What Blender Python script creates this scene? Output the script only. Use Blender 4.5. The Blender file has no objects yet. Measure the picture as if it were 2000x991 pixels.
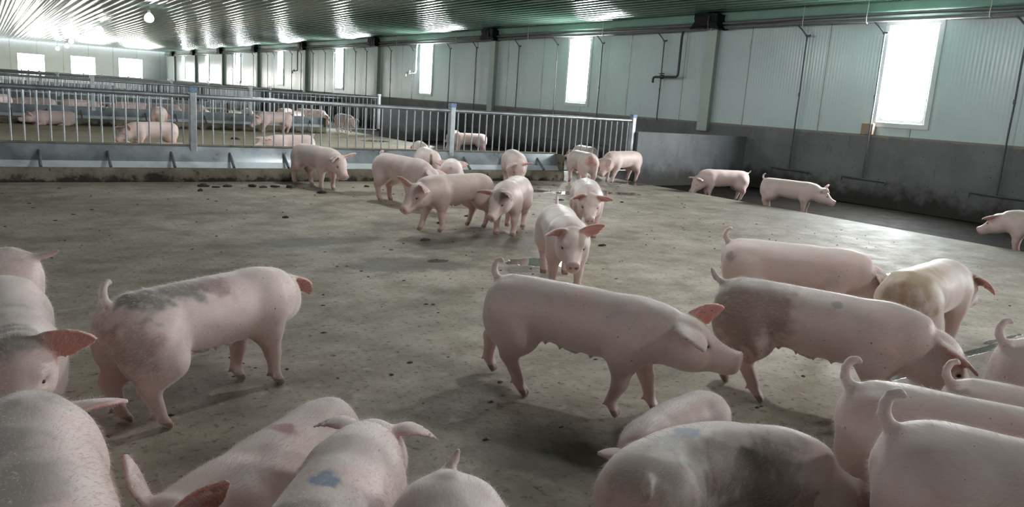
import bpy, bmesh, math, random
import numpy as np
from mathutils import Vector, Matrix

# ------------------------------------------------------------------ camera
C = bpy.context.scene.collection
SC = bpy.context.scene
CAM_H = 1.45
F_PX, YAW, PITCH, ROLL = 1493.7, 0.60587, 0.196638, -0.0671773
_F = np.array([math.sin(YAW)*math.cos(PITCH), math.cos(YAW)*math.cos(PITCH), -math.sin(PITCH)])
_Rt = np.array([math.cos(YAW), -math.sin(YAW), 0.0])
_D = np.cross(_F, _Rt)
_X = math.cos(ROLL)*_Rt + math.sin(ROLL)*_D
_Y = -math.sin(ROLL)*_Rt + math.cos(ROLL)*_D
cam = bpy.data.cameras.new('camera')
cam.sensor_fit = 'HORIZONTAL'; cam.sensor_width = 36.0; cam.lens = F_PX/2000*36.0
cam.clip_start = 0.05; cam.clip_end = 300
camo = bpy.data.objects.new('camera', cam); C.objects.link(camo)
M = Matrix.Identity(4)
for i in range(3):
    M[i][0] = _X[i]; M[i][1] = -_Y[i]; M[i][2] = -_F[i]
M[2][3] = CAM_H
camo.matrix_world = M
SC.camera = camo

# ------------------------------------------------------------------ light and exposure
SC.view_settings.view_transform = 'Standard'
SC.view_settings.look = 'None'
SC.view_settings.gamma = 1.0
SC.view_settings.use_curve_mapping = False
SC.view_settings.exposure = 1.55
WINDOW_LIGHT = 40.0        # right hand windows
FAR_LIGHT = 5.0           # windows of the far end wall
LEFT_LIGHT = 4.0          # windows of the left wall, outside the frame
BULB_LIGHT = 14.0       # far bulbs of the row, and the unseen pair added on the left
ADDED_BULB_LIGHT = 72.0  # unseen bulbs added over the pen for top light
w = bpy.data.worlds.new('world'); SC.world = w; w.use_nodes = True
w.node_tree.nodes['Background'].inputs[0].default_value = (0.85, 0.93, 1.0, 1)
w.node_tree.nodes['Background'].inputs[1].default_value = 1.0
SC.cycles.use_denoising = True
SC.cycles.max_bounces = 6
SC.cycles.diffuse_bounces = 4
SC.cycles.glossy_bounces = 3
SC.cycles.adaptive_threshold = 0.03
SC.cycles.sample_clamp_indirect = 6.0
SC.cycles.caustics_reflective = False
SC.cycles.caustics_refractive = False

# ------------------------------------------------------------------ node helpers
class NT:
    def __init__(s, name):
        s.m = bpy.data.materials.new(name); s.m.use_nodes = True
        s.t = s.m.node_tree; s.t.nodes.clear()
        s.out = s.t.nodes.new('ShaderNodeOutputMaterial')
        s.b = s.t.nodes.new('ShaderNodeBsdfPrincipled')
        s.t.links.new(s.b.outputs[0], s.out.inputs[0])
    def n(s, typ, **kw):
        nd = s.t.nodes.new(typ)
        for k, v in kw.items(): setattr(nd, k, v)
        return nd
    def link(s, a, b): s.t.links.new(a, b)
    def put(s, sock, v):
        if hasattr(v, 'default_value') or hasattr(v, 'links'): s.t.links.new(v, sock)
        else: sock.default_value = v
    def math(s, op, a, b=0.0, c=None, clamp=False):
        nd = s.n('ShaderNodeMath', operation=op, use_clamp=clamp)
        s.put(nd.inputs[0], a); s.put(nd.inputs[1], b)
        if c is not None: s.put(nd.inputs[2], c)
        return nd.outputs[0]
    def coord(s, kind='Object'): return s.n('ShaderNodeTexCoord').outputs[kind]
    def geo(s): return s.n('ShaderNodeNewGeometry').outputs['Position']
    def sep(s, v):
        nd = s.n('ShaderNodeSeparateXYZ'); s.link(v, nd.inputs[0]); return nd.outputs
    def comb(s, x, y, z):
        nd = s.n('ShaderNodeCombineXYZ')
        for i, v in enumerate((x, y, z)): s.put(nd.inputs[i], v)
        return nd.outputs[0]
    def mapping(s, v, scale=(1,1,1), loc=(0,0,0)):
        nd = s.n('ShaderNodeMapping'); s.link(v, nd.inputs[0])
        nd.inputs['Scale'].default_value = scale; nd.inputs['Location'].default_value = loc
        return nd.outputs[0]
    def noise(s, v, scale=5, detail=4, rough=0.55, dist=0.0):
        nd = s.n('ShaderNodeTexNoise'); s.link(v, nd.inputs['Vector'])
        nd.inputs['Scale'].default_value = scale; nd.inputs['Detail'].default_value = detail
        nd.inputs['Roughness'].default_value = rough; nd.inputs['Distortion'].default_value = dist
        return nd.outputs[0]
    def step(s, v, a, b):
        nd = s.n('ShaderNodeMapRange', interpolation_type='SMOOTHSTEP')
        s.put(nd.inputs[0], v); nd.inputs[1].default_value = a; nd.inputs[2].default_value = b
        return nd.outputs[0]
    def rng(s, v, a, b, c, d):
        nd = s.n('ShaderNodeMapRange')
        s.put(nd.inputs[0], v)
        for i, x in enumerate((a, b, c, d)): nd.inputs[i+1].default_value = x
        return nd.outputs[0]
    def mix(s, f, a, b, blend='MIX'):
        nd = s.n('ShaderNodeMix', data_type='RGBA', blend_type=blend)
        s.put(nd.inputs[0], f)
        for i, v in ((6, a), (7, b)):
            if isinstance(v, tuple): nd.inputs[i].default_value = v if len(v) == 4 else v+(1,)
            else: s.link(v, nd.inputs[i])
        return nd.outputs[2]
    def bump(s, hgt, strength=0.3, dist=0.01):
        nd = s.n('ShaderNodeBump'); s.link(hgt, nd.inputs['Height'])
        nd.inputs['Strength'].default_value = strength; nd.inputs['Distance'].default_value = dist
        s.link(nd.outputs[0], s.b.inputs['Normal']); return nd.outputs[0]
    def set(s, **kw):
        for k, v in kw.items():
            k = k.replace('_', ' ')
            if isinstance(v, tuple) and len(v) == 3: v = v+(1,)
            s.put(s.b.inputs[k], v)
        return s.m

def mat_plain(name, col, rough=0.5, metal=0.0, var=0.12, scale=6.0, bump=0.0, **kw):
    t = NT(name); p = t.coord()
    n = t.noise(p, scale, 5)
    c2 = tuple(min(1, c*(1+var)) for c in col); c1 = tuple(c*(1-var) for c in col)
    t.set(Base_Color=t.mix(t.rng(n, .3, .7, 0, 1), c1, c2), Roughness=rough, Metallic=metal, **kw)
    if bump: t.bump(t.noise(p, scale*6, 4), bump, .004)
    return t.m

def mat_emit(name, col, strength):
    t = NT(name)
    t.set(Base_Color=(0.8, 0.8, 0.8), Roughness=.3, Emission_Color=col, Emission_Strength=strength)
    return t.m

# ------------------------------------------------------------------ mesh helpers
def link(name, me, m=None, parent=None):
    o = bpy.data.objects.new(name, me); C.objects.link(o)
    if m is not None and not me.materials: me.materials.append(m)
    if parent is not None: o.parent = parent
    return o
def obj(name, bm, m=None, parent=None, smooth=False, angle=None):
    me = bpy.data.meshes.new(name); bmesh.ops.recalc_face_normals(bm, faces=bm.faces[:])
    bm.to_mesh(me); bm.free()
    if smooth:
        me.polygons.foreach_set('use_smooth', [True]*len(me.polygons))
        if angle: me.set_sharp_from_angle(angle=math.radians(angle))
    return link(name, me, m, parent)
def tag(o, label=None, cat=None, group=None, kind=None):
    if label: o['label'] = label
    if cat: o['category'] = cat
    if group: o['group'] = group
    if kind: o['kind'] = kind
    return o
def empty(name, loc=(0,0,0)):
    o = bpy.data.objects.new(name, None); C.objects.link(o); o.location = loc
    o.empty_display_size = .1
    return o
def box(bm, x0, x1, y0, y1, z0, z1, bev=0.0):
    r = bmesh.ops.create_cube(bm, size=1.0)
    vs = r['verts']
    for v in vs:
        v.co.x = x0 + (v.co.x+.5)*(x1-x0); v.co.y = y0 + (v.co.y+.5)*(y1-y0); v.co.z = z0 + (v.co.z+.5)*(z1-z0)
    if bev:
        es = list({e for v in vs for e in v.link_edges})
        bmesh.ops.bevel(bm, geom=es, offset=bev, segments=2, affect='EDGES', profile=.5)
    return bm
def BX(*a, bev=0.0):
    bm = bmesh.new(); box(bm, *a, bev=bev); return bm
def tube(bm, pts, r, seg=10, cap=True):
    pts = [Vector(p) for p in pts]; n = len(pts)
    rs = r if isinstance(r, (list, tuple)) else [r]*n
    rings = []; up = None
    for i, p in enumerate(pts):
        d = (pts[min(i+1, n-1)]-pts[max(i-1, 0)]).normalized()
        if up is None:
            up = Vector((0,0,1)) if abs(d.z) < .9 else Vector((1,0,0))
        a = d.cross(up).normalized(); b = a.cross(d).normalized(); up = b
        rings.append([bm.verts.new(p+rs[i]*(math.cos(t)*a+math.sin(t)*b)) for t in [2*math.pi*k/seg for k in range(seg)]])
    for i in range(n-1):
        for k in range(seg):
            bm.faces.new((rings[i][k], rings[i][(k+1)%seg], rings[i+1][(k+1)%seg], rings[i+1][k]))
    if cap:
        bm.faces.new(rings[0][::-1]); bm.faces.new(rings[-1])
    return bm
def TB(pts, r, seg=10):
    bm = bmesh.new(); tube(bm, pts, r, seg); return bm
def extrude_profile(bm, prof, x0, x1, nx=1):
    """prof: closed list of (y, z); extruded along X"""
    xs = [x0+(x1-x0)*i/nx for i in range(nx+1)]
    R = [[bm.verts.new((x, y, z)) for y, z in prof] for x in xs]
    n = len(prof)
    for i in range(nx):
        for k in range(n):
            bm.faces.new((R[i][k], R[i][(k+1)%n], R[i+1][(k+1)%n], R[i+1][k]))
    bm.faces.new(R[0][::-1]); bm.faces.new(R[-1])
    return bm
def copy_tree(o, parent=None):
    c = o.copy(); C.objects.link(c)
    if parent is not None: c.parent = parent
    for ch in list(o.children): copy_tree(ch, c)
    return c

# ------------------------------------------------------------------ room dimensions (metres)
W = 14.76         # right wall
XE = 10.84        # edge of the sunken dunging channel
CH = -0.15        # floor of the channel
XL = -13.0        # left wall
YB = -6.0         # wall behind the camera
YF = 82.4         # far end wall
ZC = 3.84         # ceiling
ZP = 1.26         # top of the concrete plinth
FENCES = [12.05, 24.8, 37.2, 49.6, 62.0, 74.0]

# ------------------------------------------------------------------ materials of the room
PUDDLES = [(4.12, 5.60, .30, .16), (4.40, 5.45, .30, .12), (3.3, 5.9, .14, .08), (8.3, 9.95, .75, .34), (8.95, 9.85, .5, .2),
           (7.4, 10.3, .5, .2), (4.38, 2.25, .22, .06), (7.25, 3.95, .8, .14), (5.55, 2.28, .55, .035), (6.05, 2.35, .3, .03), (10.6, 11.2, .6, .35)]
DAMP = [(2.9, 5.85, .75, .35), (2.6, 7.0, .8, .25), (4.0, 6.6, .9, .28), (4.4, 10.3, .45, .3), (1.9, 2.35, .5, .3)]
def mat_floor(name, c_lo, c_hi, wet_from, puddles, damp, wet_col=None):
    t = NT(name); p = t.geo(); x, y, z = t.sep(p)
    flat = t.comb(x, y, 0.0)
    n1 = t.noise(flat, .55, 6, .6, .3); n2 = t.noise(flat, 3.2, 6, .65); n3 = t.noise(flat, 26, 5, .6)
    warp = t.noise(t.mapping(flat, (1, 1, 1), (7, 3, 0)), 2.4, 5, .6)
    base = t.mix(t.rng(t.math('ADD', t.math('MULTIPLY', n1, .55), t.math('MULTIPLY', n2, .45)), .36, .64, 0, 1), c_lo, c_hi)
    base = t.mix(t.step(n3, .54, .72), base, tuple(c*.5 for c in c_lo))
    base = t.mix(t.math('MULTIPLY', t.step(t.noise(t.mapping(flat, (1, 1.6, 1), (11, 2, 0)), 1.5, 7, .68, .5), .50, .68), .45), base, tuple(c*.62 for c in c_lo))
    speck = t.noise(flat, 70, 2, .5)
    base = t.mix(t.step(speck, .68, .76), base, tuple(c*.35 for c in c_lo))
    base = t.mix(t.math('MULTIPLY', t.step(t.noise(t.mapping(flat, (1,1,1), (3,9,0)), 9, 4, .6), .58, .72), .35), base, tuple(min(1, c*1.25) for c in c_hi))
    def field(lst, amt):
        cur = None
        for (cx, cy, rx, ry) in lst:
            dx = t.math('DIVIDE', t.math('SUBTRACT', x, cx), rx); dy = t.math('DIVIDE', t.math('SUBTRACT', y, cy), ry)
            d = t.math('SQRT', t.math('ADD', t.math('MULTIPLY', dx, dx), t.math('MULTIPLY', dy, dy)))
            cur = d if cur is None else t.math('MINIMUM', cur, d)
        return t.math('ADD', cur, t.math('MULTIPLY', t.math('SUBTRACT', warp, .5), amt))
    rough = t.rng(n2, .3, .7, .80, .60)
    bstr = t.math('ADD', 0.0, 1.0)
    if damp:
        dm = t.math('SUBTRACT', 1.0, t.step(field(damp, 2.2), .55, 1.15))
        base = t.mix(t.math('MULTIPLY', dm, .72), base, tuple(c*.42 for c in c_lo))
        rough = t.math('SUBTRACT', rough, t.math('MULTIPLY', dm, .1))
    wet = t.math('MULTIPLY', t.step(t.math('ADD', x, t.math('MULTIPLY', t.math('SUBTRACT', warp, .5), 5.0)), wet_from, wet_from+3.2), 1.0)
    wc = wet_col or tuple(c*.7 for c in c_lo)
    base = t.mix(t.math('MULTIPLY', wet, .6), base, wc)
    rough = t.math('SUBTRACT', rough, t.math('MULTIPLY', wet, .03))
    if puddles:
        pm = t.math('SUBTRACT', 1.0, t.step(field(puddles, 2.6), .80, .95))
        base = t.mix(t.math('MULTIPLY', pm, .8), base, tuple(c*.35 for c in c_lo))
        rough = t.math('MULTIPLY', rough, t.math('SUBTRACT', 1.0, t.math('MULTIPLY', pm, .90)))
        bstr = t.math('SUBTRACT', 1.0, t.math('MULTIPLY', pm, .84))
    h = t.math('MULTIPLY', t.math('ADD', t.math('MULTIPLY', n2, 1.2), t.math('ADD', t.math('MULTIPLY', n3, .45), t.math('MULTIPLY', speck, .12))), bstr)
    t.set(Base_Color=base, Roughness=rough, IOR=1.40, Specular_IOR_Level=.35)
    t.bump(h, .55, .012)
    return t.m
M_FLOOR = mat_floor('pen_concrete', (.25, .202, .157), (.53, .45, .37), 7.6, PUDDLES, DAMP, (.10, .10, .08))
M_FLOOR_FAR = mat_floor('far_pen_concrete', (.44, .37, .26), (.62, .53, .38), 8.6, [(11.0, 18.0, 1.4, 2.2), (9.6, 21.5, .5, .5)], None, (.10, .11, .085))
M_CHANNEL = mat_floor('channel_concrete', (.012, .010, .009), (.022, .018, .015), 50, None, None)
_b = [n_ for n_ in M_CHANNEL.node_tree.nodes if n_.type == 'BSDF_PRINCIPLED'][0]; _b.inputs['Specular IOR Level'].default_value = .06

def mat_plinth(lo=(.170, .158, .166), hi=(.245, .232, .238)):
    t = NT('plinth_concrete'); p = t.geo(); x, y, z = t.sep(p)
    n1 = t.noise(p, 1.1, 6, .6); n2 = t.noise(p, 7, 5, .6)
    c = t.mix(t.rng(n1, .35, .65, 0, 1), lo, hi)
    c = t.mix(t.math('MULTIPLY', t.step(n2, .55, .75), .25), c, (.26, .25, .24))
    n3 = t.noise(p, 2.6, 4, .55)
    grime = t.step(t.math('ADD', z, t.math('ADD', t.math('MULTIPLY', t.math('SUBTRACT', n2, .5), .35), t.math('MULTIPLY', t.math('SUBTRACT', n3, .5), .6))), .42, -.02)
    c = t.mix(t.math('MULTIPLY', grime, .93), c, (.024, .019, .016))
    streak = t.noise(t.mapping(p, (3, 3, .6)), 3, 4, .6)
    c = t.mix(t.math('MULTIPLY', t.step(streak, .60, .72), .3), c, (.07, .06, .055))
    spot = t.noise(p, 17, 2, .5)
    c = t.mix(t.step(spot, .72, .76), c, (.02, .018, .016))
    c = t.mix(t.step(t.math('ADD', z, t.math('MULTIPLY', t.math('SUBTRACT', n2, .5), .12)), 1.20, 1.235), c, (.30, .27, .235))
    t.set(Base_Color=c, Roughness=.72)
    t.bump(t.math('ADD', n1, n2), .25, .01)
    return t.m
M_PLINTH = mat_plinth()
M_PARTITION = mat_plinth((.110, .112, .116), (.165, .170, .175))

def mat_panel(name, axis, joints=None, tint=(.60, .69, .70), pitch=1.0):
    """ribbed white sandwich panels; ribs and joints run vertically"""
    t = NT(name); p = t.geo(); x, y, z = t.sep(p); u = y if axis == 'y' else x
    n = t.noise(p, .8, 5, .6)
    c = t.mix(t.rng(n, .3, .7, 0, 1), tuple(c*.94 for c in tint), tuple(min(1, c*1.05) for c in tint))
    fr = t.math('FRACT', t.math('DIVIDE', t.math('ADD', u, 50.0-.24), 2.03))
    jd = t.math('ABSOLUTE', t.math('SUBTRACT', fr, .5))
    joint = t.step(jd, .006, .003)
    near = t.step(jd, .05, .0)
    stain = t.noise(t.mapping(p, (2.2, 2.2, .55), (4, 1, 2)), 2.2, 5, .65)
    c = t.mix(t.math('MULTIPLY', t.math('MULTIPLY', near, t.step(stain, .52, .70)), .7), c, (.42, .27, .14))
    c = t.mix(t.math('MULTIPLY', t.step(t.noise(t.mapping(p, (4, 4, .4)), 3, 4, .6), .58, .75), .22), c, (.42, .40, .34))
    c = t.mix(t.math('MULTIPLY', joint, .8), c, (.10, .10, .09))
    rib = t.math('SINE', t.math('MULTIPLY', u, 2*math.pi/.075))
    hgt = t.math('ADD', t.math('MULTIPLY', rib, .5), t.math('MULTIPLY', t.noise(t.mapping(p, (1, 1, .5)), 9, 3, .5), .9))
    hgt = t.math('SUBTRACT', hgt, t.math('MULTIPLY', joint, 3.0))
    t.set(Base_Color=c, Roughness=.22, IOR=1.5)
    t.bump(hgt, .5, .0032)
    return t.m
M_PANEL = mat_panel('ribbed_white_panel', 'y')
M_PANEL_X = mat_panel('ribbed_white_panel_end', 'x', tint=(.62, .66, .64))

def mat_ceiling():
    t = NT('green_corrugated_steel'); p = t.geo(); x, y, z = t.sep(p)
    n = t.noise(p, .7, 5, .6); d = t.noise(t.mapping(p, (.9, .25, 1)), 2.0, 6, .6)
    c = t.mix(t.rng(n, .3, .7, 0, 1), (.075, .145, .115), (.115, .205, .165))
    c = t.mix(t.math('MULTIPLY', t.step(d, .48, .7), .5), c, (.13, .12, .085))
    t.set(Base_Color=c, Roughness=.11, IOR=1.75, Metallic=.25)
    wav = t.noise(t.mapping(p, (.6, 1.0, 1)), 3.4, 3, .55)
    lap = t.math('FRACT', t.math('MULTIPLY', y, .33))
    t.bump(t.math('ADD', wav, t.math('MULTIPLY', t.noise(p, 14, 2, .5), .12)), .18, .012)
    return t.m
M_CEIL = mat_ceiling()
M_GREEN = mat_plain('green_flashing', (.20, .34, .28), .35, scale=2)
M_FLASH = mat_plain('white_flashing', (.62, .68, .66), .35, scale=2)
M_PILLAR = mat_plain('painted_pillar', (.50, .56, .52), .4, scale=3, var=.06)
M_PILLAR_G = mat_plain('pillar_web', (.33, .35, .32), .45, scale=3, var=.06)
M_UPVC = mat_plain('white_window_plastic', (.74, .76, .76), .3, var=.03)
M_PANE = mat_emit('daylit_pane', (.95, .985, 1.0), WINDOW_LIGHT)
M_PANE_FAR = mat_emit('daylit_end_pane', (1.0, .97, .92), FAR_LIGHT)
M_PANE_LEFT = mat_emit('daylit_left_pane', (.98, .985, 1.0), LEFT_LIGHT)
M_PIPE = mat_plain('grey_plastic_pipe', (.155, .15, .155), .42, scale=4, var=.15)
M_ROD = mat_plain('dark_grey_pipe', (.085, .09, .10), .4, scale=9, var=.25)
M_BLACK = mat_plain('black_plastic_wrap', (.007, .007, .010), .5, scale=20, bump=.6, Specular_IOR_Level=.18)
M_WHITE = mat_plain('white_tie', (.7, .7, .68), .5)
def mat_galv(name='galvanised_steel', lo=(.27, .285, .30), hi=(.45, .47, .49), rough=.38, metal=.75, sc=7):
    t = NT(name); p = t.coord()
    n = t.noise(p, sc, 6, .65); n2 = t.noise(p, 2.0, 5, .6); n3 = t.noise(p, 36, 2, .5)
    c = t.mix(t.rng(n, .3, .7, 0, 1), lo, hi)
    c = t.mix(t.math('MULTIPLY', t.step(n2, .5, .72), .4), c, (.16, .15, .135))
    c = t.mix(t.step(n3, .76, .80), c, (.07, .06, .055))
    t.set(Base_Color=c, Roughness=t.rng(n, .3, .7, rough-.1, rough+.12), Metallic=metal)
    return t.m
M_GALV = mat_galv()
M_TROUGH = mat_galv('trough_steel', (.22, .24, .26), (.38, .405, .43), .34, .45, 3)
M_PLATE = mat_galv('trough_top_steel', (.38, .41, .43), (.52, .55, .57), .40, .35, 5)
M_TROUGH_LIT = mat_galv('trough_steel_lit', (.55, .59, .62), (.68, .72, .75), .50, .15, 3)  # paler copy of the trough steel, its reflected light put into the colour
M_BRACE = mat_galv('brace_steel', (.15, .15, .15), (.26, .26, .255), .5, .3)
M_BLUE = mat_plain('worn_blue_paint', (.16, .24, .36), .5, scale=30, var=.35)
def mat_curb():
    t = NT('curb_concrete'); p = t.geo(); x, y, z = t.sep(p)
    n = t.noise(p, 4, 6, .65); n2 = t.noise(p, 14, 5, .6)
    c = t.mix(t.rng(n, .32, .66, 0, 1), (.14, .12, .09), (.27, .235, .175))
    c = t.mix(t.step(t.math('ADD', z, t.math('MULTIPLY', t.math('SUBTRACT', n, .5), .5)), .09, .01), c, (.035, .03, .024))
    c = t.mix(t.step(n2, .60, .70), c, (.05, .042, .033))
    t.set(Base_Color=c, Roughness=.85); t.bump(t.math('ADD', n, n2), .7, .02)
    return t.m
M_CURB = mat_curb()
M_MANURE = mat_plain('dark_manure', (.020, .016, .012), .55, scale=30, bump=.8)
M_WOOD = mat_plain('brown_board', (.40, .27, .19), .7, scale=8)

# ------------------------------------------------------------------ room shell
S = dict(kind='structure')
def quad_grid(bm, xs, ys, zf):
    V = [[bm.verts.new((x, y, zf(x, y))) for y in ys] for x in xs]
    for i in range(len(xs)-1):
        for j in range(len(ys)-1):
            bm.faces.new((V[i][j], V[i+1][j], V[i+1][j+1], V[i][j+1]))
# floors: solid slabs, so the step down into the channel is a real edge
edge = [(XE, CH-.1), (XE, -.015), (XE-.015, 0.0)]
def slab(name, y0, y1, m):
    bm = bmesh.new()
    prof = [(XL, CH-.1), (XE, CH-.1), (XE, -.02), (XE-.02, 0.0), (XL, 0.0)]
    a = [bm.verts.new((x, y0, z)) for x, z in prof]; b = [bm.verts.new((x, y1, z)) for x, z in prof]
    n = len(prof)
    for k in range(n): bm.faces.new((a[k], a[(k+1)%n], b[(k+1)%n], b[k]))
    bm.faces.new(a[::-1]); bm.faces.new(b)
    return tag(obj(name, bm, m), **S)
slab('floor', YB, FENCES[0]+.05, M_FLOOR)
slab('floor.001', FENCES[0]+.05, YF, M_FLOOR_FAR)
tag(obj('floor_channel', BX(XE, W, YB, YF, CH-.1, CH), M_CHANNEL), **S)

# ceiling: corrugated sheets, ridges along the barn
bm = bmesh.new(); P = .30; n = int((W+.1-XL)/P*12)
xs = [XL+i*P/12 for i in range(n+2)]
ys = [YB] + [YB+4*i for i in range(1, 23)]
prof = lambda x: ZC + .020*math.tanh(2.6*math.sin(2*math.pi*x/P))
quad_grid(bm, xs, ys, lambda x, y: prof(x))
tag(obj('ceiling', bm, M_CEIL, smooth=True), **S)
tag(obj('trim_1', BX(W-.16, W, YB, YF, ZC-.22, ZC-.01, bev=.03), M_GREEN), **S)
tag(obj('trim_2', BX(W-.035, W, YB, YF, ZC-.34, ZC-.22), M_FLASH), **S)

WINS = [(-1.2, 'r'), (8.33, 'r'), (18.44, 'r'), (28.2, 'r'), (37.5, 'r'), (46.9, 'r'), (56.3, 'r'), (65.5, 'r'), (74.5, 'r')]
WW, WZ0, WZ1 = 1.02, 1.49, 3.42
def wall_holes(axis_fixed, f0, f1, u0, u1, z0, z1, holes, mk):
    """boxes around rectangular holes; holes = [(ua, ub, za, zb)] sorted"""
    bm = bmesh.new(); cur = u0
    def bx(a, b, c, d):
        if b-a < 1e-4 or d-c < 1e-4: return
        if axis_fixed == 'x': box(bm, f0, f1, a, b, c, d)
        else: box(bm, a, b, f0, f1, c, d)
    for ua, ub, za, zb in holes:
        bx(cur, ua, z0, z1); bx(ua, ub, z0, za); bx(ua, ub, zb, z1); cur = ub
    bx(cur, u1, z0, z1)
    return bm
tag(obj('wall_right', wall_holes('x', W, W+.12, YB, YF, ZP, ZC+.05, [(y-WW/2, y+WW/2, WZ0, WZ1) for y, _ in WINS], 0), M_PANEL), **S)
bm = BX(W-.04, W+.12, YB, YF, CH, ZP)
tag(obj('wall_right_lower', bm, M_PLINTH), **S)
LW = [(y, 1.5, 3.3) for y in (-2, 6, 14, 22, 30, 38, 46, 54, 62, 70, 78)]
tag(obj('wall_left', wall_holes('x', XL-.12, XL, YB, YF, CH, ZC+.05, [(y-.8, y+.8, a, b) for y, a, b in LW], 0), M_PANEL), **S)
tag(obj('wall_back', BX(XL, W, YB-.12, YB, CH, ZC+.05), M_PANEL_X), **S)
FW = [(-10.2, -8.1, .75, 2.70), (-5.9, -3.8, .75, 2.72), (-1.6, .45, .78, 2.74), (2.5, 4.62, .80, 2.76), (6.62, 8.66, .95, 2.88), (10.55, 12.66, 1.15, 3.02)]
tag(obj('wall_far', wall_holes('y', YF, YF+.12, XL, W, CH, ZC+.05, FW, 0), M_PANEL_X), **S)
# far wall plinth beside the last window and the yellowed door panel in the corner
tag(obj('trim_3', BX(12.9, W-.04, YF-.1, YF, CH, .95), M_PLINTH), **S)

def frame_bm(u0, u1, z0, z1, t, d0, d1, axis='x', bev=.008):
    """rectangular frame in the plane of the wall; d0..d1 depth range on the wall normal axis"""
    bm = bmesh.new()
    def bx(a, b, c, d):
        if axis == 'x': box(bm, d0, d1, a, b, c, d, bev=bev)
        else: box(bm, a, b, d0, d1, c, d, bev=bev)
    bx(u0, u1, z0, z0+t); bx(u0, u1, z1-t, z1); bx(u0, u0+t, z0+t, z1-t); bx(u1-t, u1, z0+t, z1-t)
    return bm
def rounded_frame(u0, u1, z0, z1, t, r, d0, d1):
    """sash whose opening has rounded corners (plane x = const)"""
    bm = bmesh.new(); seg = 6
    def loop(inner):
        pts = []
        for cu, cz, a0 in ((u1, z1, 0), (u0, z1, 90), (u0, z0, 180), (u1, z0, 270)):
            su = 1 if cu == u1 else -1; sz = 1 if cz == z1 else -1
            for k in range(seg+1):
                a = math.radians(a0+90*k/seg)
                if inner: pts.append((cu-su*(t+r)+r*math.cos(a), cz-sz*(t+r)+r*math.sin(a)))
                else: pts.append((cu-su*.01+.01*math.cos(a), cz-sz*.01+.01*math.sin(a)))
        return pts
    I, O = loop(True), loop(False); n = len(I)
    L = [[bm.verts.new((x, u, z)) for u, z in pts] for x, pts in ((d0, O), (d0, I), (d1, I), (d1, O))]
    for a in range(4):
        b = (a+1) % 4
        for k in range(n): bm.faces.new((L[a][k], L[a][(k+1)%n], L[b][(k+1)%n], L[b][k]))
    return bm
wi = 0
for y, _ in WINS:
    wi += 1
    a, b = y-WW/2, y+WW/2
    root = tag(empty('window_%d' % wi, (0, 0, 0)), **S)
    obj('window_frame', frame_bm(a-.07, b+.07, WZ0-.07, WZ1+.06, .10, W-.035, W+.10), M_UPVC, root)
    obj('window_sash', rounded_frame(a+.03, b-.03, WZ0+.03, WZ1-.03, .055, .07, W+.01, W+.07), M_UPVC, root)
    obj('window_pane', BX(W+.045, W+.055, a+.06, b-.06, WZ0+.06, WZ1-.06), M_PANE, root)
for y, z0, z1 in LW:
    wi += 1
    root = tag(empty('window_%d' % wi), **S)
    obj('window_frame', frame_bm(y-.8, y+.8, z0, z1, .07, XL-.1, XL+.02), M_UPVC, root)
    obj('window_pane', BX(XL-.06, XL-.05, y-.75, y+.75, z0+.05, z1-.05), M_PANE_LEFT, root)
for a, b, z0, z1 in FW:
    wi += 1
    root = tag(empty('window_%d' % wi), **S)
    obj('window_frame', frame_bm(a, b, z0, z1, .05, YF-.03, YF+.1, 'y'), M_UPVC, root)
    if a > 6 and a < 7: obj('window_mullion', BX((a+b)/2-.03, (a+b)/2+.03, YF-.02, YF+.05, z0, z1), M_PIPE, root)
    obj('window_pane', BX(a+.04, b-.04, YF+.05, YF+.06, z0+.04, z1-.04), M_PANE_FAR, root)

# painted pillars of the portal frame, standing on the plinth of the right wall
PILLARS = [3.6, 13.25, 23.1, 32.8, 42.3, 51.4, 60.4, 69.4, 78.0]
for y in PILLARS:
    bm = BX(W-.16, W-.145, y-.16, y+.16, ZP-.22, ZC-.2, bev=.003)
    p = tag(obj('pillar', bm, M_PILLAR), **S)
    obj('pillar_web', BX(W-.145, W+.0, y-.13, y+.13, ZP-.22, ZC-.2), M_PILLAR_G, p)

# solid partition walls that close each fence line to the right wall
for k, y in enumerate(FENCES):
    tag(obj('wall_partition' + ('' if k == 0 else '.%03d' % k), BX(11.27, W-.03, y-.12, y+.08, CH, .99 if k == 0 else 1.02, bev=.012), M_PARTITION), **S)

# brown board wedged under the nearest window
tag(obj('wooden_block', BX(W-.12, W-.04, 8.80, 9.05, ZP+.0, ZP+.22, bev=.006), M_WOOD), 'small brown board wedged under the nearest bright window on the concrete ledge', 'board')

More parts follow.
